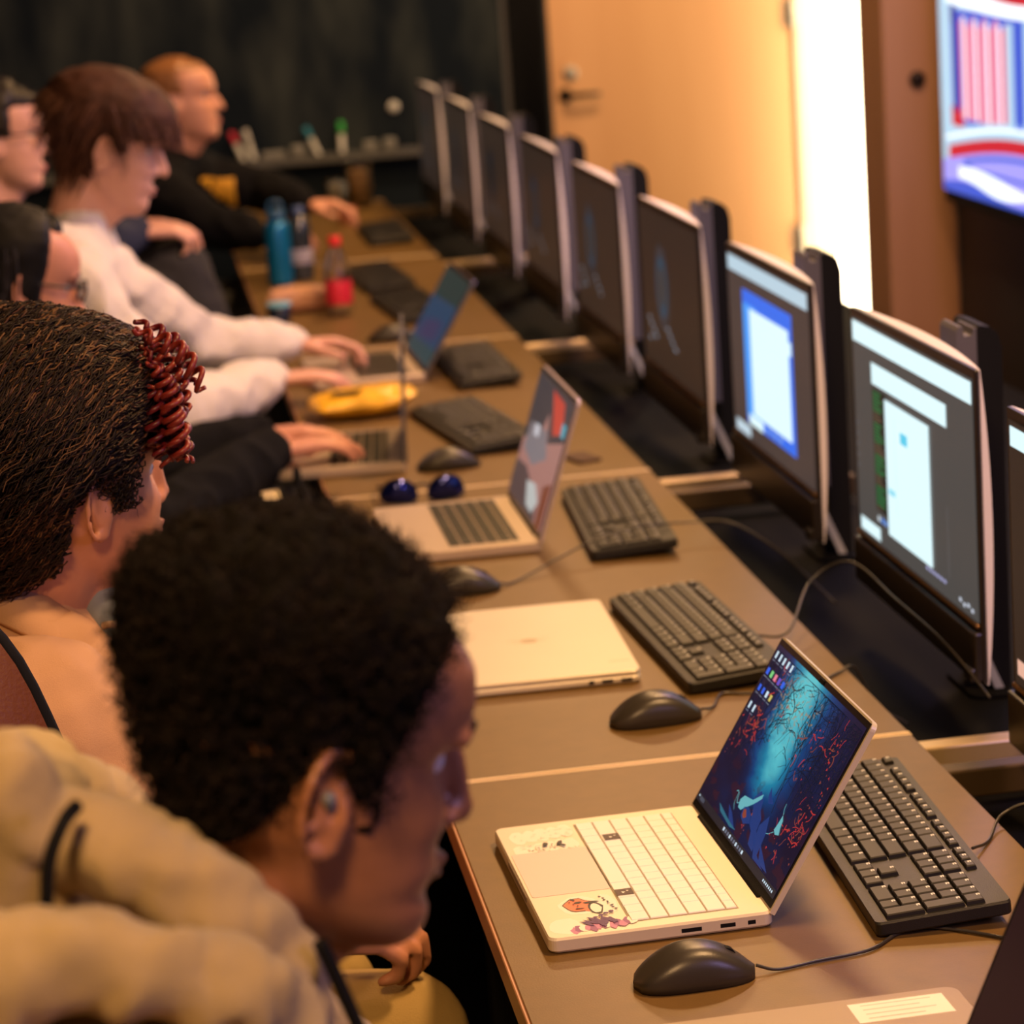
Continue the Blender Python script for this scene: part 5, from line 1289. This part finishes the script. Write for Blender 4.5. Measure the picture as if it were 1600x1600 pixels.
for k, P_ in enumerate(RP):
    for q in range(1 if k in (0, 3) else 3):
        dy = .0+.022*q; dx = -.004*q+.003*rn.random(); curl_path([(a_+dx-(.010 if i == 0 else 0), b_+dy-.004*(k % 2), c_+.006*(rn.random()-.5)) for i, (a_, b_, c_) in enumerate(P_)], .0058+.003*rn.random(), .0125+.006*rn.random(), .0026+.001*rn.random(), RED if (k+q) % 2 else RED2, k*7+q)
# collar of the shirt, grey hood beneath, drawstring tip
def ring_strip(name, pts_in, pts_out, m, body, origin, th=.006):
    b = B(); A_ = [b.verts.new(p) for p in spline(pts_in, 6)]; C_ = [b.verts.new(p) for p in spline(pts_out, 6)]
    for i in range(len(A_)-1): b.faces.new((A_[i], A_[i+1], C_[i+1], C_[i])).smooth = True
    o = local_obj(b, name, m, body, origin); md = o.modifiers.new('s', 'SOLIDIFY'); md.thickness = th; md.offset = 0; return o
COLI = [(-0.461, 2.8, 1.052), (-0.427, 2.765, 1.045), (-0.399, 2.74, 1.031), (-0.371, 2.725, 1.01), (-0.348, 2.72, 0.987), (-0.332, 2.73, 0.96)]
COLO = [(x_, y_-.012, z_+.004) for x_, y_, z_ in [(-0.461, 2.73, 1.02), (-0.428, 2.69, 1.011), (-0.4, 2.67, 1.0), (-0.379, 2.66, 0.991), (-0.355, 2.665, 0.974), (-0.331, 2.68, 0.954)]]
ring_strip('collar', COLI, COLO, SHIRT2, p2, O2)
b = B(); capsule(b, (-.345, 2.80, 1.00), .030, (-.325, 2.76, .965), .024); local_obj(b, 'inner_hood', mat('grey_blue_jersey', (.20, .23, .26), .85), p2, O2, True)
b = B(); tube(b, [(-.345, 2.71, 1.004), (-.322, 2.70, 1.008)], .004, 8); local_obj(b, 'drawstring_tip', mat('pale_tip', (.8, .6, .45), .4), p2, O2)
b = B(); tube(b, spline([(-.185, 2.53, .685), (-.182, 2.555, .712), (-.180, 2.582, .690), (-.182, 2.57, .655), (-.186, 2.54, .652), (-.185, 2.53, .685)], 6), .0022, 6); local_obj(b, 'bracelet', mat('silver_bracelet', (.7, .65, .55), .3, metal=.9), p2, O2)
# tub chair with brown leather side
LEA = mat('brown_leather', (.13, .036, .009), .5, bump=.2, bscale=200)
t = thing('tub_chair', 'brown leather tub chair with black piping under the peach-shirted person', 'chair', (-.55, 2.68, 0), 0)
b = B(); slab(b, .50, .50, .10, .08, (.02, 0, .34), bev=.02); finish(b, 'seat', LEA, t)
b = B(); ln = [( .27, -.235, .50), (.23, -.235, .74), (.17, -.235, .928), (.118, -.235, 1.068), (.04, -.235, 1.12), (-.12, -.22, 1.10), (-.20, -.12, 1.06), (-.22, 0, 1.04), (-.20, .12, 1.02), (-.12, .22, .98), (.02, .235, .90), (.115, .235, .80), (.20, .235, .70), (.27, .235, .60)]
sp = spline(ln, 5); up_ = [b.verts.new(p) for p in sp]; lo_ = [b.verts.new((p[0], p[1], .36)) for p in sp]
for i in range(len(sp)-1): b.faces.new((up_[i], up_[i+1], lo_[i+1], lo_[i])).smooth = True
o = finish(b, 'shell', LEA, t); md = o.modifiers.new('s', 'SOLIDIFY'); md.thickness = .02; md.offset = 0
b = B(); tube(b, sp, .008, 8); finish(b, 'piping', SOFTBLK, t)
for sx in (-1, 1):
    for sy in (-1, 1):
        b = B(); tube(b, [(sx*.2, sy*.19, .345), (sx*.22, sy*.21, 0)], [.02, .014], 10); finish(b, 'leg', SOFTBLK, t)

# ======== P3: young man in a white hooded sweatshirt, typing
SK3 = mat('pale_pink_skin', (.68, .36, .26), .5)
WS = mat('white_fleece', (.74, .68, .62), .9, bump=.4, bscale=500)
def hood3(b):
    D = Vector((-.02, -.14, .022))
    C3 = lambda L: [Vector(q)+D for q in L]
    chain(b, C3([(-.45, 5.26, 1.120), (-.41, 5.20, 1.115), (-.36, 5.20, 1.095), (-.325, 5.23, 1.06), (-.33, 5.28, 1.02)]), [.030, .034, .030, .024, .018])
    capsule(b, Vector((-.42, 5.22, 1.06))+D, .08, Vector((-.37, 5.16, 1.02))+D, .07); capsule(b, Vector((-.40, 5.30, 1.03))+D, .12, Vector((-.50, 5.30, .85))+D, .14)
    chain(b, C3([(-.45, 5.26, 1.120), (-.46, 5.34, 1.12), (-.41, 5.40, 1.10), (-.37, 5.39, 1.05)]), [.03, .032, .028, .018])
p3, X3, O3 = person('person in a white hooded sweatshirt with brown fringe, typing, in profile', ((-.318, 5.18, 1.288), radians(4), radians(17), radians(5)), SK3,
    (-.385, 5.18, 1.140), (-.62, 5.17, .56), [(-.395, 4.995, 1.045), (-.375, 5.365, 1.045)],
    [((-.235, 5.02, .80), (-.045, 5.30, .800), (1, .28, -.04), (0, 0, 1), 1, .45), ((-.17, 5.55, .845), (.015, 5.63, .815), (1, .02, -.03), (0, .1, 1), -1, .75)],
    [((-.16, 5.10, .58), (-.15, 5.08, .10)), ((-.16, 5.34, .58), (-.15, 5.46, .10))], WS, mat('black_trousers', (.005, .005, .006), .95, spec=.1), SHOE, vox=.006, fold=.010, folds=12, extra_top=hood3, top_r=.75, hscale=1.07)
BRH = mat('chestnut_hair', (.050, .018, .009), .7, spec=.25, var=.3, vscale=40); BRH2 = mat('light_chestnut_hair', (.13, .05, .024), .5)
face_bits(p3, X3, O3, BRH, mat('lips_rose', (.55, .2, .18), .4))
def th3(p):
    if p.x > .03: k = sstep(.030, .045, p.z)
    elif p.x > -.018: k = sstep(.000, .022, p.z+(.0 if p.x > 0 else .01))
    else: k = sstep(-.060, -.04, p.z)
    ear = 1-math.exp(-(((p.x+.006)/.022)**2+((p.z-.002)/.030)**2)**2)*(1 if abs(p.y) > .05 else 0)
    if p.z < .035: k = min(k, ear)
    t = .008+.016*sstep(.0, .07, p.z)
    return (t+.003*noise.noise(p*30))*k-.003*(1-k)
hair_shell(X3, th3, p3, O3, BRH, rough=.004, rs=50)
def fall(L, side=.25):
    def f(p, n, rn):
        g = Vector((.55 if p.x > -.02 else -.35, rn.gauss(0, .15)+(side if p.y > 0 else -side), -1.0)); d = (g-n*g.dot(n)*.9).normalized(); q = p.copy(); out = []; l = L*rn.uniform(.5, 1.1)
        for i in range(7):
            out.append(q+n*.001); q = q+d*l/6; q = q-n*(l/6*.15)
            if q.z < .022 and p.x > .02: break
        return out if len(out) > 2 else None
    return f
strands(X3, th3, 1800, p3, O3, [BRH, BRH, BRH2], fall(.06), seed=31, r=.0013)

# ======== P4: man with glasses at the left edge, navy top
p4, X4, O4 = person('person in a navy top and glasses at the left edge of frame', ((-.553, 6.0, 1.255), radians(0), radians(4), 0), SK3,
    (-.60, 6.0, 1.085), (-.74, 6.0, .56), [(-.555, 5.82, 1.01), (-.555, 6.18, 1.01)],
    [((-.46, 5.80, .98), (-.285, 5.93, 1.045), (1, .15, -.05), (.1, -.2, 1), 1, .9), ((-.44, 6.20, .98), (-.30, 6.08, 1.05), (1, -.35, -.1), (0, .2, 1), -1, .9)],
    [((-.195, 5.98, .945), (-.06, 5.97, .50)), ((-.28, 6.14, .60), (-.26, 6.16, .10))], mat('navy_knit', (.012, .018, .045), .85), mat('dark_grey_jeans', (.022, .021, .022), .85), SHOE, vox=.007)
BKH = mat('near_black_hair', (.012, .008, .007), .5)
face_bits(p4, X4, O4, BKH, MATS['lips_rose'])
def thshort(p):
    if p.x > .03: k = sstep(.078, .092, p.z)*.6
    elif p.x > -.015: k = sstep(.010, .03, p.z)
    else: k = sstep(-.055, -.035, p.z)
    return .016*k*(1+.3*sstep(.05, .1, p.z))-.003*(1-k)
hair_shell(X4, thshort, p4, O4, BKH, rough=.005, rs=60); strands(X4, thshort, 700, p4, O4, [BKH], curl_fn(.016, .001, .3), seed=41, r=.0011)
def glasses(X, body, origin, m):
    T = lambda *q: X @ Vector(q)
    b = B()
    for s in (-1, 1):
        tube(b, [T(.103-.004*abs(cos(a)), s*.033+.024*cos(a), .018+.018*sin(a)) for a in [2*pi*k/18 for k in range(19)]], .0022, 6)
        tube(b, [T(.098, s*.058, .024), T(.05, s*.079, .022), T(-.005, s*.083, .020), T(-.02, s*.083, .008)], .0022, 6)
    tube(b, [T(.103, -.010, .022), T(.106, 0, .025), T(.103, .010, .022)], .0022, 6)
    o = local_obj(b, 'glasses_frame', m, body, origin)
    for s in (-1, 1):
        b = B(); vs = [b.verts.new(T(.1025, s*.033+.023*cos(2*pi*k/18), .018+.017*sin(2*pi*k/18))) for k in range(18)]; b.faces.new(vs)
        q = local_obj(b, 'glasses_lens', mat('lens_glass', (.95, .97, 1), .02, trans=1.0), body, origin); q.modifiers.new('s', 'SOLIDIFY').thickness = .0012
glasses(X4, p4, O4, FR)

# ======== P5: long black hair and glasses, black sleeve on the laptop
p5, X5, O5 = person('person with long black hair and dark glasses, black clothes, half hidden at the left edge', ((-.475, 4.40, 1.138), radians(14), radians(16), 0), mat('rosy_skin', (.62, .28, .19), .5),
    (-.525, 4.38, .985), (-.66, 4.36, .54), [(-.52, 4.21, .90), (-.52, 4.56, .90)],
    [((-.30, 4.30, .735), (-.085, 4.625, .790), (1, .35, -.02), (0, 0, 1), 1, .35), ((-.34, 4.72, .74), (-.10, 4.86, .775), (1, -.1, 0), (0, 0, 1), -1, .4)],
    [((-.15, 4.30, .57), (-.14, 4.28, .10)), ((-.15, 4.52, .57), (-.14, 4.54, .10))], BLKCL, MATS['black_trousers'], SHOE, vox=.006)
JET = mat('jet_hair', (.004, .0035, .004), .6, spec=.25)
face_bits(p5, X5, O5, JET, MATS['lips_pink']); glasses(X5, p5, O5, FR)
def th5(p):
    k = sstep(.102, .112, p.z) if p.x > .030 else sstep(.032, .012, p.x)
    t = .012+.006*sstep(.02, .1, p.z)
    return t*k-.003*(1-k)
hair_shell(X5, th5, p5, O5, JET, rough=.003, rs=60)
b = B(); rn = random.Random(5)
for k in range(420):
    a = rn.uniform(1.8, 2*pi-1.8); z0 = rn.uniform(-.02, .09); p = hpoint(z0, a)*1.12; s = 1 if p.y > 0 else -1
    L = .16+.10*rn.random(); q = [X5 @ Vector((p.x+.0*i, p.y+s*.008*sin(i), z0)) + Vector((-.004*i, .003*rn.gauss(0, 1), -L*i/6)) for i in range(7)]
    tube(b, q, .0026, 4, rn.randrange(2), caps=False)
o = local_obj(b, 'long_hair', [JET, mat('black_brown_strand', (.014, .010, .011), .4)], p5, O5); o['kind'] = 'stuff'

# ======== P6: woman in black with a yellow print, far end
p6, X6, O6 = person('person in a black long-sleeved top with yellow print, pulled-back fair hair, far end', ((-.118, 7.62, 1.200), radians(-12), radians(-2), 0), mat('warm_skin', (.66, .32, .20), .5),
    (-.145, 7.66, 1.045), (-.36, 7.70, .56), [(-.20, 7.50, .975), (-.075, 7.83, .975)],
    [((-.075, 7.38, .885), (.04, 7.29, .860), (1, .05, -.03), (0, -.1, 1), 1, .7), ((.10, 7.80, .925), (.185, 7.56, .905), (1, -.25, -.1), (0, 0, 1), -1, .8)],
    [((.0, 7.58, .60), (.02, 7.58, .10)), ((.0, 7.86, .60), (.02, 7.86, .10))], BLKCL, MATS['dark_grey_jeans'], SHOE, vox=.007)
FAIR = mat('fair_hair', (.30, .13, .045), .45, var=.3, vscale=50)
face_bits(p6, X6, O6, FAIR, MATS['lips_rose'])
def th6(p):
    if p.x > .02: k = sstep(.088, .100, p.z)*.6
    elif p.x > -.015: k = sstep(.020, .04, p.z)
    else: k = sstep(-.06, -.04, p.z)
    return .011*k-.003*(1-k)
hair_shell(X6, th6, p6, O6, FAIR, rough=.002, rs=60)
b = B(); chain(b, [X6 @ Vector((-.10, 0, .02)), X6 @ Vector((-.13, 0, -.02)), X6 @ Vector((-.12, 0, -.10)), X6 @ Vector((-.10, 0, -.17))], [.025, .03, .024, .010]); local_obj(b, 'ponytail', FAIR, p6, O6, True)
# yellow chest print, laid on the sweatshirt
sw6 = [c for c in p6.children if c.name.startswith('sweatshirt')][0]
bpy.context.view_layer.update()
b = B(); o0 = Vector((.45, 7.12, 1.02)); G = []
src = Vector((-.20, 6.60, 1.14))-O6; tgt = Vector((-.060, 7.55, .965))-O6; d0 = (tgt-src).normalized(); sx = d0.cross(Vector((0, 0, 1))).normalized(); sz = sx.cross(d0)
YEL = mat('yellow_print', (.80, .42, .03), .6)
for i in range(9):
    row = []
    for j in range(8):
        o_ = src+sx*(-.042+.084*i/8)+sz*(-.045+.090*j/7)
        hit, loc, nr, fi = sw6.ray_cast(o_, d0)
        row.append(b.verts.new(loc+nr*.003) if hit else None)
    G.append(row)
for i in range(8):
    for j in range(7):
        q = (G[i][j], G[i+1][j], G[i+1][j+1], G[i][j+1])
        if all(q) and (q[0].co-q[2].co).length < .06: b.faces.new(q).smooth = True
isl = []; seen = set()
for f0 in b.faces:
    if f0 in seen: continue
    st = [f0]; grp = []; seen.add(f0)
    while st:
        f1 = st.pop(); grp.append(f1)
        for e_ in f1.edges:
            for f2 in e_.link_faces:
                if f2 not in seen: seen.add(f2); st.append(f2)
    isl.append(grp)
big = max(isl, key=len)
bmesh.ops.delete(b, geom=[f for g in isl if g is not big for f in g], context='FACES')
bmesh.ops.delete(b, geom=[v for v in b.verts if not v.link_faces], context='VERTS')
finish(b, 'chest_print', YEL, p6)

# chairs under everyone
CH = mat('black_chair_fabric', (.012, .012, .013), .8)
for (x, y, lab) in ((-.58, 1.62, 'black swivel chair under the person in the tan hoodie'), (-.66, 4.36, 'black swivel chair under the long-haired person in glasses'), (-.62, 5.17, 'black swivel chair under the person in white'),
                    (-.72, 6.0, 'black swivel chair under the person in navy'), (-.36, 7.72, 'black swivel chair under the person at the far end')):
    chair(x, y, 0, lab, CH, seat_z=.43)
# black bag with a cream tag on the lap by the table edge
t = thing('black_bag', 'small black bag with a cream tag, at the table edge by the black sleeve', 'bag', (-.075, 4.50, .63))
b = B(); box(b, (0, 0, .055), (.11, .20, .11), .02, 3); finish(b, 'bag_body', BLKCL, t)
b = B(); box(b, (-.018, -.02, .1115), (.030, .09, .003), .001, 1); finish(b, 'cream_tag', mat('cream_tag', (.75, .62, .35), .6), t)
b = B(); tube(b, spline([(.03, -.07, .105), (.03, -.06, .135), (.03, 0, .15), (.03, .06, .135), (.03, .07, .105)], 5), .005, 8); finish(b, 'strap', BLKCL, t)
